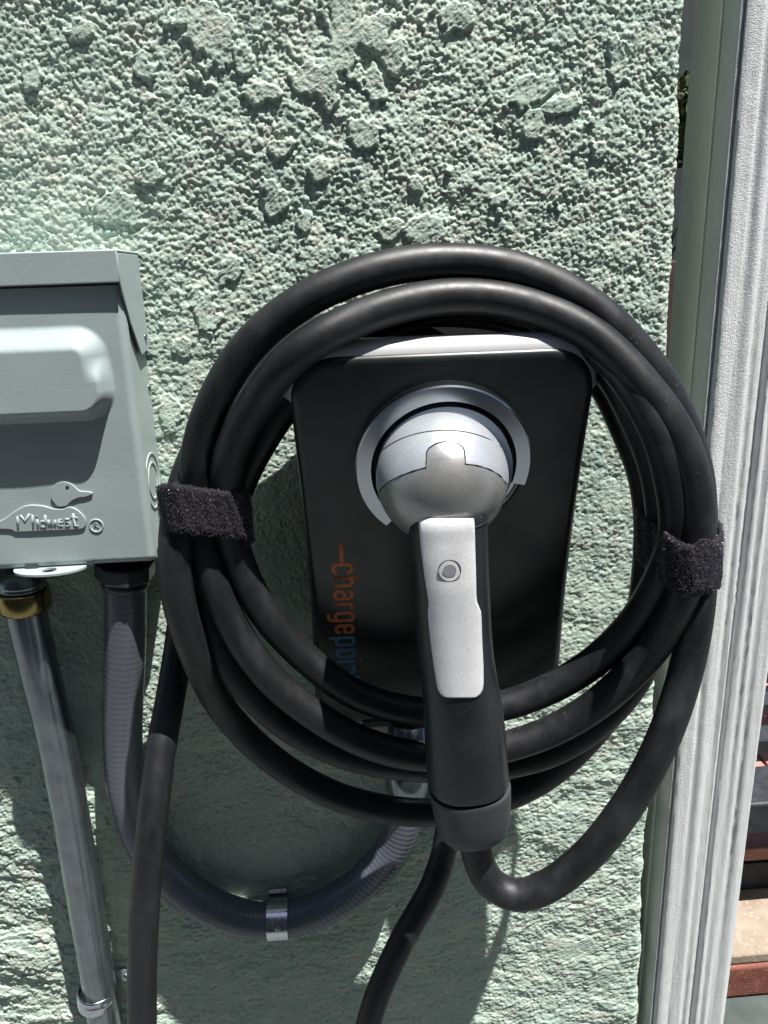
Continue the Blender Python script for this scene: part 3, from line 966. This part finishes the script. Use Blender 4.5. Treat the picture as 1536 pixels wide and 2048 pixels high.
O = bowl(0, W_, 0, 1, w2)
GL = {'-': [[(0, .48), (.9, .48)]],
      'c': [[(W_, .72)] + O[1:-1][:18] + [(W_, .28)]],
      'h': [[(0, 0), (0, 1.42)], arch(0, W_, 0, 1, w2)],
      'a': [[(W_, 0), (W_, .82)] + [(W_ - .06, .95), (w2, 1), (.06, .95), (0, .8)], [(W_, .56), (w2, .56), (.04, .48), (0, .36), (0, .18), (.06, .04), (w2, 0), (W_, .1)]],
      'r': [[(0, 0), (0, 1)], [(0, .75), (.08, .95), (.24, 1)]],
      'g': [O + [O[0]], [(W_, 1), (W_, -.18), (W_ - .08, -.35), (w2, -.40), (.02, -.36)]],
      'e': [[(0.02, .52), (W_, .52), (W_, .82), (W_ - .06, .95), (w2, 1), (.06, .95), (0, .82), (0, .18), (.06, .05), (w2, 0), (W_ - .06, .05), (W_, .26)]],
      'p': [[(0, -.42), (0, 1)], O + [O[0]]], 'o': [O + [O[0]]], 'i': [[(0, 0), (0, 1)], [(0, 1.36), (0, 1.42)]],
      'n': [[(0, 0), (0, 1)], arch(0, W_, 0, 1, w2)], 't': [[(0, 1.35), (0, .15), (.08, 0), (.22, 0)], [(-.12, 1), (.22, 1)]]}
O0 = face(664, 1086); O1 = face(676, 1347)
U_ = (O1 - O0).normalized(); V_ = FN.cross(U_).normalized()
if V_.x < 0: V_ = -V_
XH = .0132                                # x-height
adv = {'-': .98, 'c': .60, 'h': .62, 'a': .62, 'r': .44, 'g': .62, 'e': .62, 'p': .62, 'o': .62, 'i': .27, 'n': .62, 't': .4}
word = '-chargepoin'; tot = sum(adv[k] for k in word) - .26
US = (O1 - O0).length / tot
def lettering(name, text, cur, mt):
    pr = []
    for k in text:
        for st in GL[k]:
            P = [np.array(O0 + U_ * ((cur + a) * US) + V_ * (b * XH) + FN * .00012) for a, b in st]
            pr.append(tube_geo(P, .00145, 10, True, (tuple(FN), .12)))
        cur += adv[k]
    v, f = merge(pr); mesh_obj(name, v, f, mt, ch, smooth=True); return cur
c_ = lettering('orange_lettering', '-charge', 0, M['orange'])
lettering('blue_lettering', 'point', c_, M['blue'])

# ------------------------------------------------------------------ charging plug
plug = empty('charging_plug', tuple(RC), 'silver round headed charging plug with black handle hanging in the holster', 'charging plug')
SCN = at(884, 957, .134); SR = (at(1016, 957, .134) - at(751, 957, .134)).length / 2
SR *= .985
# barrel into the socket
ba = (SCN - (RC + FN * .0)).normalized()
BL = (SCN - RC).length
v, f = lathe_geo(RC, FN, (1, 0, 0), [(Ri - .0030, .002), (Ri - .0034, .0150), (Ri - .0042, .0190), (Ri - .0065, .0215), (.022, .024), (.0001, .024)], 96, close=False)
mesh_obj('barrel', v, f, M['barrel'], plug, smooth=True)


def on_sphere(px, py, r_=1.0):
    """where the sight line through a photo point meets the plug head"""
    v = np.array([px - CX, -(py - CY), -F]); w = Vector((v @ AX, v @ AY, v @ AZ)).normalized()
    o_ = Vector((0, -DW, EYE)); oc = o_ - SCN; b = oc.dot(w); c = oc.dot(oc) - (SR * r_) ** 2
    D_ = b * b - c
    if D_ < 0: D_ = 0
    return o_ + w * (-b - math.sqrt(D_))


seam1 = [(763, 902), (775, 893), (800, 879), (840, 866), (885, 861), (930, 864), (972, 876), (1001, 894)]
seam2 = [(760, 980), (766, 974), (778, 963), (800, 952), (826, 942), (852, 935), (853, 905), (858, 896), (872, 887), (893, 882), (914, 886), (926, 894), (929, 902), (931, 928), (955, 931), (980, 939), (1000, 951), (1012, 967)]
# head surface: two shells split along the seam (built in directions from the centre)
def proj(p):
    q = Vector(p) - Vector((0, -DW, EYE))
    c = AX * q.x + AY * q.y + AZ * q.z
    return CX + F * c[0] / -c[2], CY - F * c[1] / -c[2]


def interp(pts, x):
    xs = [p[0] for p in pts]; ys = [p[1] for p in pts]
    return float(np.interp(x, xs, ys))


sx2 = [(p[0] + i * .001, p[1]) for i, p in enumerate(seam2)]
def head():
    nu, nv = 220, 150
    hi_f, lo_f = [], []; V = []
    for j in range(nv + 1):
        th = math.pi * j / nv
        for i in range(nu):
            ph = 2 * math.pi * i / nu
            V.append(SCN + Vector((math.sin(th) * math.cos(ph), math.sin(th) * math.sin(ph), math.cos(th))) * SR)
    for j in range(nv):
        for i in range(nu):
            q = (j * nu + i, (j + 1) * nu + i, (j + 1) * nu + (i + 1) % nu, j * nu + (i + 1) % nu)
            c = (V[q[0]] + V[q[2]]) / 2
            front = (c - SCN).dot(Vector((0, -DW, EYE)) - c) > 0
            px, py = proj(c)
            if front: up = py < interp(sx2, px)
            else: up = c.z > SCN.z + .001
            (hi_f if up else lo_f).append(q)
    def sub(fs, name, mt, s):
        used = sorted({i for q in fs for i in q}); mp = {k: n for n, k in enumerate(used)}
        VV = [SCN + (V[k] - SCN) * s for k in used]
        mesh_obj(name, VV, [tuple(mp[i] for i in q) for q in fs], mt, plug, smooth=True)
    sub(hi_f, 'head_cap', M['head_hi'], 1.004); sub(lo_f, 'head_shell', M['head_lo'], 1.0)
    for nm, sm in (('upper_seam', seam1), ('lower_seam', seam2)):
        P = [np.array(on_sphere(a, b, 1.003)) for a, b in sm]
        v, f = tube_geo(P if nm == 'lower_seam' else crom(P, .002), .00042, 8); mesh_obj(nm, v, f, M['seam'], plug, smooth=True)
head()

# handle: stations (photo row, left, right, depth of centre, thickness ratio)
def hd(y_): return .155 + (y_ - 1050) * (.1495 - .155) / 650 + .001 * max(0, (1060 - y_) / 60)
stn = [(1000, 846, 948, .55), (1006, 834, 962, .72), (1018, 823, 972, .80), (1034, 817, 976, .82), (1060, 816, 975, .84), (1100, 818, 976, .88), (1150, 823, 977, .93), (1210, 828, 980, .92), (1260, 832, 982, .92), (1310, 837, 986, .93),
       (1360, 842, 994, .94), (1410, 846, 1003, .95), (1470, 849, 1010, .96), (1530, 852, 1014, .97), (1561, 854, 1017, .97)]
HS = []
for (y_, l_, r_, k_) in stn:
    d_ = hd(y_); a, b = at(l_, y_, d_), at(r_, y_, d_)
    HS.append([(a + b) / 2, (b - a).length / 2, (b - a).length / 2 * k_])
HA = (HS[-1][0] - HS[3][0]).normalized()                       # along the handle, downwards
HX = Vector((1, 0, 0)); HX = (HX - HA * HX.dot(HA)).normalized()
HF = HX.cross(HA); HF = HF if HF.y < 0 else -HF               # towards the viewer
for s in HS: s[1] *= .985


def sect(c, a, b, n=56, pw=2.35):
    L = []
    for k in range(n):
        t = 2 * math.pi * k / n; ct, st_ = math.cos(t), math.sin(t)
        L.append(c + HX * (a * math.copysign(abs(ct) ** (2 / pw), ct)) + HF * (b * math.copysign(abs(st_) ** (2 / pw), st_)))
    return L


def hs_interp(y_):
    ys = [s[0] for s in stn]; i = 0
    while i < len(ys) - 2 and ys[i + 1] < y_: i += 1
    t = (y_ - ys[i]) / (ys[i + 1] - ys[i]); t = min(max(t, 0), 1); A, B = HS[i], HS[i + 1]
    return A[0].lerp(B[0], t), A[1] * (1 - t) + B[1] * t, A[2] * (1 - t) + B[2] * t


rows = [1000, 1003, 1006, 1012, 1018, 1026, 1034] + list(range(1050, 1556, 12)) + [1558, 1561]
lv = []
for y_ in rows:
    c, a, b = hs_interp(y_)
    if y_ > 1556: k = 1 - (.02 if y_ == 1558 else .05); a *= k; b *= k
    lv.append(sect(c, a, b))
stack(lv, 'handle', M['grip'], plug)
# collar groove just below the head
c, a, b = hs_interp(1040)
v = [c + (p - c) * 1.004 for p in sect(c, a, b)]
v, f = tube_geo([np.array(q) for q in v] + [np.array(v[0])], .0004, 6, False); mesh_obj('collar_seam', v, f, M['seam'], plug, smooth=True)
# rubber boot at the end
bs = [(1566, 857, 1018), (1569, 856, 1019), (1575, 857, 1019), (1595, 861, 1019), (1618, 866, 1018), (1638, 871, 1015), (1652, 877, 1011), (1661, 885, 1004), (1667, 897, 993), (1670, 912, 977)]
lv = []
for (y_, l_, r_) in bs:
    d_ = hd(y_); a, b = at(l_, y_, d_), at(r_, y_, d_); w = (b - a).length / 2 * .99
    lv.append(sect((a + b) / 2, w, w * .95, pw=2.5))
stack(lv, 'strain_relief', M['boot'], plug)

# silver panel wrapped over the front of the handle
pan = [(1036, 838, 946), (1046, 838.5, 948), (1090, 842, 949), (1140, 848, 950.5), (1190, 856, 951.5), (1203, 858, 953), (1222, 856.5, 960.5), (1236, 857, 961.5), (1280, 861.5, 963), (1330, 868, 965.5), (1365, 873.5, 966), (1378, 876.5, 964.5), (1387, 882, 960), (1392, 889, 953), (1394, 900, 942)]


def hfront(px, py, off):
    y_ = py
    for _k in range(8):
        c, a, b = hs_interp(y_)
        lo, hi = .02, math.pi - .02          # angle on the section whose column is px
        for _ in range(22):
            t = (lo + hi) / 2; ct, st_ = math.cos(t), math.sin(t)
            q = c + HX * (a * math.copysign(abs(ct) ** (2 / 2.35), ct)) + HF * (b * abs(st_) ** (2 / 2.35))
            if proj(q)[0] > px: lo = t
            else: hi = t
        y_ += py - proj(q)[1]
    e = (q - c).normalized()
    return q + HF * off * .8 + e * off * .2


def panel(scale_rows, name, mt, off, nx=22):
    V = []; Fc = []
    ys = [r_[0] for r_ in scale_rows]
    rr = sorted(set(ys + list(np.arange(ys[0], ys[-1], 10.0))))
    for y_ in rr:
        l_ = float(np.interp(y_, ys, [q[1] for q in scale_rows])); r_ = float(np.interp(y_, ys, [q[2] for q in scale_rows]))
        # photo rows follow the bulge: the front surface is seen a little higher than the axis row
        for i in range(nx + 1): V.append(hfront(l_ + (r_ - l_) * i / nx, y_, off))
    m = nx + 1
    for j in range(len(rr) - 1):
        for i in range(nx): Fc.append((j * m + i, j * m + i + 1, (j + 1) * m + i + 1, (j + 1) * m + i))
    b = len(V)
    o = mesh_obj(name, V, Fc, mt, plug, smooth=True)
    s = o.modifiers.new('solid', 'SOLIDIFY'); s.thickness = .0009; s.offset = 0
    return o


# how far rows shift between the axis and the front surface
c, a, b = hs_interp(1200); PSH = 1200 - proj(c + HF * b)[1]
panel(pan, 'silver_panel', M['silverpanel'], .0006)
bc = hfront(899, 1140, .0011)
_p0 = hfront(899, 1140, .0011); _px = hfront(915, 1140, .0011) - hfront(883, 1140, .0011); _py = hfront(899, 1160, .0011) - hfront(899, 1120, .0011)
nrm = _px.cross(_py).normalized(); nrm = nrm if nrm.y < 0 else -nrm
v, f = lathe_geo(bc, nrm, HX, [(.0001, .0001), (.0040, .0001), (.0040, -.0012)], 40, close=False); mesh_obj('button', v, f, M['button'], plug)
v, f = lathe_geo(bc, nrm, HX, [(.0065, -.0008), (.0066, .00002), (.0068, .00002), (.0069, -.0008)], 48); mesh_obj('button_ring', v, f, M['seam'], plug, smooth=True)

# ------------------------------------------------------------------ cable, one continuous run
RCB = .01125
K = []


def seg_(*pts):
    for p in pts: K.append(w_at(*p))


# from the charger's underside, down, out of the picture and back up on the left
seg_((905, 1470, .032), (902, 1600, .036), (889, 1700, .045), (866, 1770, .055), (805, 1880, .068), (757, 1985, .078), (722, 2100, .085))
seg_((640, 2330, .09), (480, 2430, .10), (345, 2320, .112), (292, 2150, .120), (284, 2000, .122), (286, 1880, .122), (293, 1760, .118), (305, 1640, .112), (322, 1500, .088), (340, 1400, .066), (358, 1290, .046))
# turn 1 (furthest back)
seg_((378, 1130, .040), (402, 980, .042), (450, 820, .044), (560, 700, .040), (700, 648, .034), (880, 622, .034), (1060, 650, .046), (1190, 745, .066), (1258, 870, .084), (1289, 958, .092), (1300, 1060, .098),
     (1290, 1190, .100), (1262, 1340, .096), (1190, 1460, .090), (1080, 1560, .082), (960, 1610, .076), (840, 1625, .072), (690, 1598, .069), (560, 1530, .067), (455, 1430, .070), (388, 1300, .096), (354, 1180, .106), (352, 1060, .102))
# turn 2
seg_((372, 960, .084), (420, 860, .068), (500, 780, .060), (600, 690, .058), (740, 636, .058), (880, 612, .058), (1060, 636, .072), (1200, 720, .096), (1280, 850, .112), (1316, 958, .118), (1326, 1060, .122),
     (1318, 1200, .122), (1275, 1350, .116), (1190, 1450, .110), (1090, 1508, .102), (960, 1535, .094), (840, 1535, .090), (700, 1512, .084), (565, 1445, .082), (462, 1335, .082), (412, 1220, .080), (402, 1120, .074))
# turn 3
seg_((462, 1010, .066), (505, 915, .066), (580, 800, .070), (690, 690, .078), (800, 630, .086), (900, 604, .088), (1060, 620, .094), (1215, 712, .118), (1305, 840, .136), (1343, 958, .142), (1352, 1060, .144),
     (1325, 1150, .138), (1255, 1260, .124), (1150, 1350, .112), (1010, 1410, .102), (850, 1425, .095), (720, 1393, .092), (610, 1315, .090), (522, 1215, .090), (470, 1100, .090))
# turn 4: the front inner one on the left and the outer one on the right
seg_((450, 1000, .094), (462, 905, .100), (512, 806, .110), (596, 706, .122), (740, 628, .114), (900, 594, .107), (1040, 608, .108), (1180, 668, .118), (1290, 775, .132), (1360, 880, .142), (1390, 975, .148),
     (1394, 1070, .152), (1366, 1180, .152), (1310, 1290, .142), (1210, 1395, .130), (1100, 1463, .120), (960, 1505, .112), (840, 1512, .107), (735, 1487, .104), (630, 1430, .101), (535, 1350, .099), (465, 1250, .097), (415, 1130, .094))
# turn 5: the top one, passing behind on the right and out to the plug
seg_((393, 1010, .090), (397, 900, .094), (430, 800, .100), (500, 690, .105), (610, 600, .106), (750, 542, .102), (895, 523, .096), (1040, 542, .100), (1180, 612, .108), (1285, 715, .116), (1355, 830, .122), (1392, 950, .126),
     (1400, 1080, .132), (1396, 1200, .146), (1372, 1340, .150), (1325, 1480, .156), (1255, 1610, .161), (1170, 1715, .163), (1085, 1777, .161), (1030, 1790, .157), (985, 1768, .152), (958, 1722, .150), (948, 1650, .149))
cab = empty('charging_cable', (.06, -.05, .6), 'thick black rubber charging cable coiled in loops around the wall charger', 'cable')
v, f = tube_geo(crom(K, .0045), RCB, 28)
mesh_obj('cable_run', v, f, M['rubber'], cab, smooth=True)

# ------------------------------------------------------------------ hook and loop straps
def strap_band_geo(loopxy, zc, tilt, h, th=.0016, xref=0.0, wob=0.0, lean=0.0, dref=.11):
    """closed band: loop of (x, depth) points, swept over the height h; tilt = dz/dx"""
    P = smooth_closed(loopxy, 6); n = len(P)
    ctr = np.mean(P, axis=0); V = []
    rows_ = 9
    for side in (0, 1):
        for j in range(rows_):
            t = j / (rows_ - 1)
            for i, p_ in enumerate(P):
                a, b = P[i - 1], P[(i + 1) % n]; tg = b - a; nn = np.array([tg[1], -tg[0]]); nn /= np.linalg.norm(nn) + 1e-9
                if nn @ (p_ - ctr) < 0: nn = -nn
                bul = wob * (math.sin(t * 3.14) - .5) + .0005 * math.sin(i * 1.3 + t * 5)
                q = p_ + nn * ((th if side else 0) + bul)
                V.append((q[0], -q[1], zc + tilt * (q[0] - xref) + lean * (q[1] - dref) + h * (t - .5)))
    Fc = []
    for side in (0, 1):
        o_ = side * rows_ * n
        for j in range(rows_ - 1):
            for i in range(n):
                k = (i + 1) % n
                q = (o_ + j * n + i, o_ + j * n + k, o_ + (j + 1) * n + k, o_ + (j + 1) * n + i)
                Fc.append(q if side else q[::-1])
    for j in (0, rows_ - 1):
        for i in range(n):
            k = (i + 1) % n; Fc.append((j * n + i, j * n + k, rows_ * n + j * n + k, rows_ * n + j * n + i))
    return V, Fc


def fuzz(o, count, length, parent, sel=None, name='loop_fibres'):
    me = o.data; base = wloc(o)
    fs = [p_ for p_ in me.polygons if sel is None or sel(base + p_.center)]
    ar = np.array([p_.area for p_ in fs]); ar /= ar.sum()
    ids = rng.choice(len(fs), count, p=ar); V = []; Fc = []
    for k in ids:
        p_ = fs[k]; vs = [base + me.vertices[i].co for i in p_.vertices]
        a, b = rng.rand(2); q = vs[0].lerp(vs[1], a).lerp(vs[3].lerp(vs[2], a), b)
        nn = p_.normal; d_ = Vector(rng.randn(3)); d_ = (d_ - nn * d_.dot(nn)).normalized(); L = length * (.5 + rng.rand())
        s_ = nn.cross(d_) * .00011
        pts = [q - nn * .0002, q + nn * L * .75 + d_ * L * .35, q + d_ * L * 1.1 + nn * L * (.2 + .5 * rng.rand())]
        b_ = len(V)
        for t in pts: V += [t - s_, t + s_]
        Fc += [(b_, b_ + 1, b_ + 3, b_ + 2), (b_ + 2, b_ + 3, b_ + 5, b_ + 4)]
    q = mesh_obj(name, V, Fc, M['fibre'], parent); q['kind'] = 'stuff'


def dd(px, d, py): q = at(px, py, d); return (q.x, d)


# left strap
s1 = empty('cable_strap', tuple(at(405, 1020, .09)), 'fuzzy black hook and loop strap around the left of the cable coil beside the box', 'strap', 'straps binding the cable coil')
yl = 1020
L1 = [dd(332, .074, yl), dd(326, .094, yl), dd(338, .112, yl), dd(360, .1165, yl), dd(395, .112, yl), dd(430, .1075, yl), dd(458, .1045, yl), dd(484, .102, yl), dd(495, .090, yl), dd(488, .070, yl), dd(440, .058, yl), dd(380, .056, yl), dd(345, .064, yl)]
xc = at(405, yl, .1).x
v, f = strap_band_geo(L1, at(405, 1019, .108).z, -.15, .0325, .0022, xc, 0.0, .42, .112)
b1_ = fixn(mesh_obj('band', v, f, M['velcro'], s1, smooth=True))
fuzz(b1_, 9000, .0011, s1, lambda p_: p_.y < -.06)
q = at(484, 1035, .099)
o = mesh_obj('strap_end', *box_geo(q.x - .001, q.x + .0042, -.1015, -.0865, q.z - .0205, q.z + .0165), M['velcro'], s1); bevel(o, .0006, 2)
# right strap
s2 = empty('cable_strap', tuple(at(1370, 1140, .12)), 'fuzzy black hook and loop strap around the right of the coil touching the white post', 'strap', 'straps binding the cable coil')
yr = 1140
L2 = [dd(1276, .088, yr), dd(1272, .105, yr), dd(1290, .122, yr), dd(1318, .142, yr), dd(1340, .162, yr), dd(1368, .1735, yr), dd(1400, .173, yr), dd(1424, .160, yr), dd(1432, .138, yr), dd(1415, .112, yr), dd(1370, .092, yr), dd(1310, .080, yr)]
xr = at(1360, yr, .15).x
v, f = strap_band_geo(L2, at(1360, 1140, .172).z, -.10, .033, .0022, xr, .0008)
b2_ = fixn(mesh_obj('band', v, f, M['velcro'], s2, smooth=True))
fuzz(b2_, 7000, .0012, s2, lambda p_: p_.y < -.10 and p_.x > xr - .03)
fl_ = [at(1380, 1112, .177), at(1390, 1092, .177), at(1404, 1079, .177), at(1420, 1080, .175), at(1438, 1094, .173), at(1447, 1110, .171), at(1446, 1150, .170), at(1440, 1180, .170), at(1385, 1170, .178)]
o = fixn(mesh_obj('strap_end', *prism(fl_, (0, .0022, 0)), M['velcro'], s2)); bevel(o, .0006, 2)
sub = o
bm = bmesh.new(); bm.from_mesh(o.data); bmesh.ops.triangulate(bm, faces=bm.faces); bm.to_mesh(o.data); bm.free()
# fibres on the flap
V = []; Fc = []
xs_ = [p_.x for p_ in fl_]; zs_ = [p_.z for p_ in fl_]
for _ in range(1500):
    px_ = 1380 + 64 * rng.rand(); py_ = 1082 + 95 * rng.rand()
    if py_ < 1112 - (px_ - 1380) * 1.1 or py_ < 1075 + max(0, px_ - 1425) * 1.3: continue
    q = at(px_, py_, .1765); d_ = Vector((rng.randn(), 0, rng.randn())).normalized(); L = .0012 * (.5 + rng.rand())
    s_ = Vector((d_.z, 0, -d_.x)) * .00011; b_ = len(V); nn = Vector((0, -1, 0))
    for t in (q, q + nn * L * .8 + d_ * L * .4, q + d_ * L * 1.2 + nn * L * .4): V += [t - s_, t + s_]
    Fc += [(b_, b_ + 1, b_ + 3, b_ + 2), (b_ + 2, b_ + 3, b_ + 5, b_ + 4)]
q = mesh_obj('flap_fibres', V, Fc, M['fibre'], s2); q['kind'] = 'stuff'

# ------------------------------------------------------------------ what shows past the post: patio steps, bricks, bench
M['cream'] = m_rough('cream_stone', (.33, .265, .21), (.25, .20, .15), 25, .003, .85, (.40, .33, .27))
M['redpaint'] = m_rough('red_painted_concrete', (.24, .085, .06), (.17, .06, .045), 30, .003, .7, (.33, .17, .13))
M['darkgreen'] = m_rough('dark_floor', (.05, .065, .06), (.08, .095, .085), 20, .002, .6)
M['brick'] = m_rough('pink_brick', (.42, .22, .18), (.34, .16, .13), 40, .002, .85, (.5, .33, .28))
M['darkpaint'] = m_rough('black_paint', (.025, .028, .032), (.045, .048, .055), 60, .0008, .45)
M['riser'] = m_rough('dark_riser', (.06, .065, .07), (.035, .04, .042), 20, .002, .8)  # terrace front's shade is put into this colour; soil and stem reuse it

z1 = .35
yA = atz(1480, 1912, z1).y; yB = atz(1500, 1776, z1).y
th = z1 - atz(1470, 1992, .27).z
zl = .27
# height of the red face: the row where its lower edge shows, on the plane y = yA
v_ = np.array([1470 - CX, -(1992 - CY), -F]); w_ = np.array([v_ @ AX, v_ @ AY, v_ @ AZ]); t_ = (yA + DW) / w_[1]; zr = EYE + w_[2] * t_
step = empty('garden_step', (1.2, yA, 0), 'step with cream stone tread and red painted edge low behind the post', 'step')
o = mesh_obj('tread', *box_geo(.42, 3.5, yA + .001, yB, z1 - .02, z1), M['cream'], step); bevel(o, .004, 2)
o = mesh_obj('riser', *box_geo(.42, 3.5, yA - .004, yB, zr, z1 - .0205), M['redpaint'], step); bevel(o, .006, 3)
pad = mesh_obj('landing', *box_geo(.42, 3.5, -.6, yB, 0.002, zr - .001), M['darkgreen'], None, origin=(1.5, 0, 0)); tag(pad, 'dark grey green concrete landing below the red edged step', 'landing')
# upper terrace: front coloured dark to stand in for shade, pink bricks on top
z2 = z1 + .10
v_ = np.array([1500 - CX, -(1702 - CY), -F]); w_ = np.array([v_ @ AX, v_ @ AY, v_ @ AZ]); t_ = (yB + DW) / w_[1]; z2 = EYE + w_[2] * t_
ter = empty('brick_terrace', (1.5, yB, 0), 'raised terrace of pink bricks with a front coloured dark for its shade, behind the post', 'terrace')
mesh_obj('shade_toned_front', *box_geo(.42, 4.5, yB + .001, 4.4, .003, z2 - .03), M['riser'], ter)
bw, bl = .10, .205
proto = None
for i in range(14):
    for j in range(10):
        x_ = .45 + j * (bl + .008) + (.1 if i % 2 else 0); y_ = yB + .004 + i * (bw + .008)
        if proto is None:
            proto = mesh_obj('brick', *box_geo(-bl / 2, bl / 2, -bw / 2, bw / 2, -.03, 0), M['brick'], None); bevel(proto, .004, 2)
            b_ = proto
        else:
            b_ = proto.copy(); COL.objects.link(b_)
        b_.parent = ter; b_.location = Vector((x_ + bl / 2, y_ + bw / 2, z2 + rng.rand() * .003)) - Vector(ter.location)
# bench of black slats standing on the terrace
bz = z2 + .16
pA = atz(1536, 1566, bz); v_ = np.array([1520 - CX, -(1668 - CY), -F]); w_ = np.array([v_ @ AX, v_ @ AY, v_ @ AZ]); yb = atz(1520, 1608, bz).y
t_ = (yb + DW) / w_[1]; zb_ = EYE + w_[2] * t_
ben = empty('slatted_bench', (1.5, yb, z2), 'low black slatted bench standing on the pink brick terrace', 'bench')
o = mesh_obj('front_rail', *box_geo(.50, 2.4, yb, yb + .10, zb_, bz), M['darkpaint'], ben); bevel(o, .005, 2)
for k in range(4):
    y_ = yb + .17 + k * .12
    o = mesh_obj('slat', *box_geo(.50, 2.4, y_, y_ + .05, bz - .025, bz - .001), M['darkpaint'], ben)
for x_ in (.52, 1.4, 2.35):
    mesh_obj('leg', *box_geo(x_, x_ + .05, yb + .03, yb + .60, z2 + .004, zb_ + .02), M['darkpaint'], ben)

# far backdrop seen in the slit between wall and post
M['fencewood'] = m_rough('dark_fence_wood', (.045, .055, .055), (.065, .075, .075), 12, .002, .8)
fen = empty('board_fence', (1.6, 3.2, 0), 'dark weathered board fence far behind, seen through the gap beside the wall', 'fence')
pb = None
for k in range(26):
    if pb is None:
        pb = mesh_obj('board', *box_geo(-.068, .068, -.012, .012, 0, 2.9), M['fencewood'], None); b_ = pb
    else:
        b_ = pb.copy(); COL.objects.link(b_)
    b_.parent = fen; b_.location = Vector((.45 + k * .145, 3.2 + .004 * (k % 2), 0)) - Vector(fen.location)
# low red planter with a shrub in front of the fence
pl_ = empty('brick_planter', (1.4, 2.6, 0), 'dull red planter in front of the dark fence behind the gap', 'planter')
zp = 1.49
o = mesh_obj('planter_wall', *box_geo(.9, 2.2, 2.55, 2.75, .0, 1.47), m_rough('maroon_paint', (.075, .045, .045), (.055, .035, .035), 20, .003), pl_); bevel(o, .01, 2)
mesh_obj('soil', *box_geo(.92, 2.18, 2.751, 3.0, .0, 1.40), M['riser'], pl_)


def leaves(name, c, rad, n, mt, label, cat):
    V = []; Fc = []
    for _ in range(n):
        d_ = Vector(rng.randn(3)).normalized() * (rng.rand() ** .4)
        p_ = Vector(c) + Vector((d_.x * rad[0], d_.y * rad[1], d_.z * rad[2])); s_ = .02 + .02 * rng.rand()
        a = Vector(rng.randn(3)).normalized(); b = a.cross(Vector(rng.randn(3))).normalized()
        k = len(V); V += [p_ - a * s_, p_ + b * s_ * .45, p_ + a * s_, p_ - b * s_ * .45]; Fc.append((k, k + 1, k + 2, k + 3))
    o_ = empty(name, (c[0], c[1], 0), label, cat)
    q_ = mesh_obj('foliage', V, Fc, mt, o_); q_['kind'] = 'stuff'
    st_ = [np.array((c[0], c[1], .01)), np.array((c[0] + .02, c[1], c[2] * .5)), np.array((c[0], c[1], c[2] + rad[2] * .3))]
    v, f = tube_geo(crom(st_, .1), .012, 8); mesh_obj('stem', v, f, M['riser'], o_)


leaves('garden_shrub', (1.42, 3.02, 2.05), (.4, .12, .22), 1600, m_rough('leaf', (.05, .07, .03), (.09, .11, .04), 30, .001), 'small olive green shrub in front of the dark fence', 'shrub')
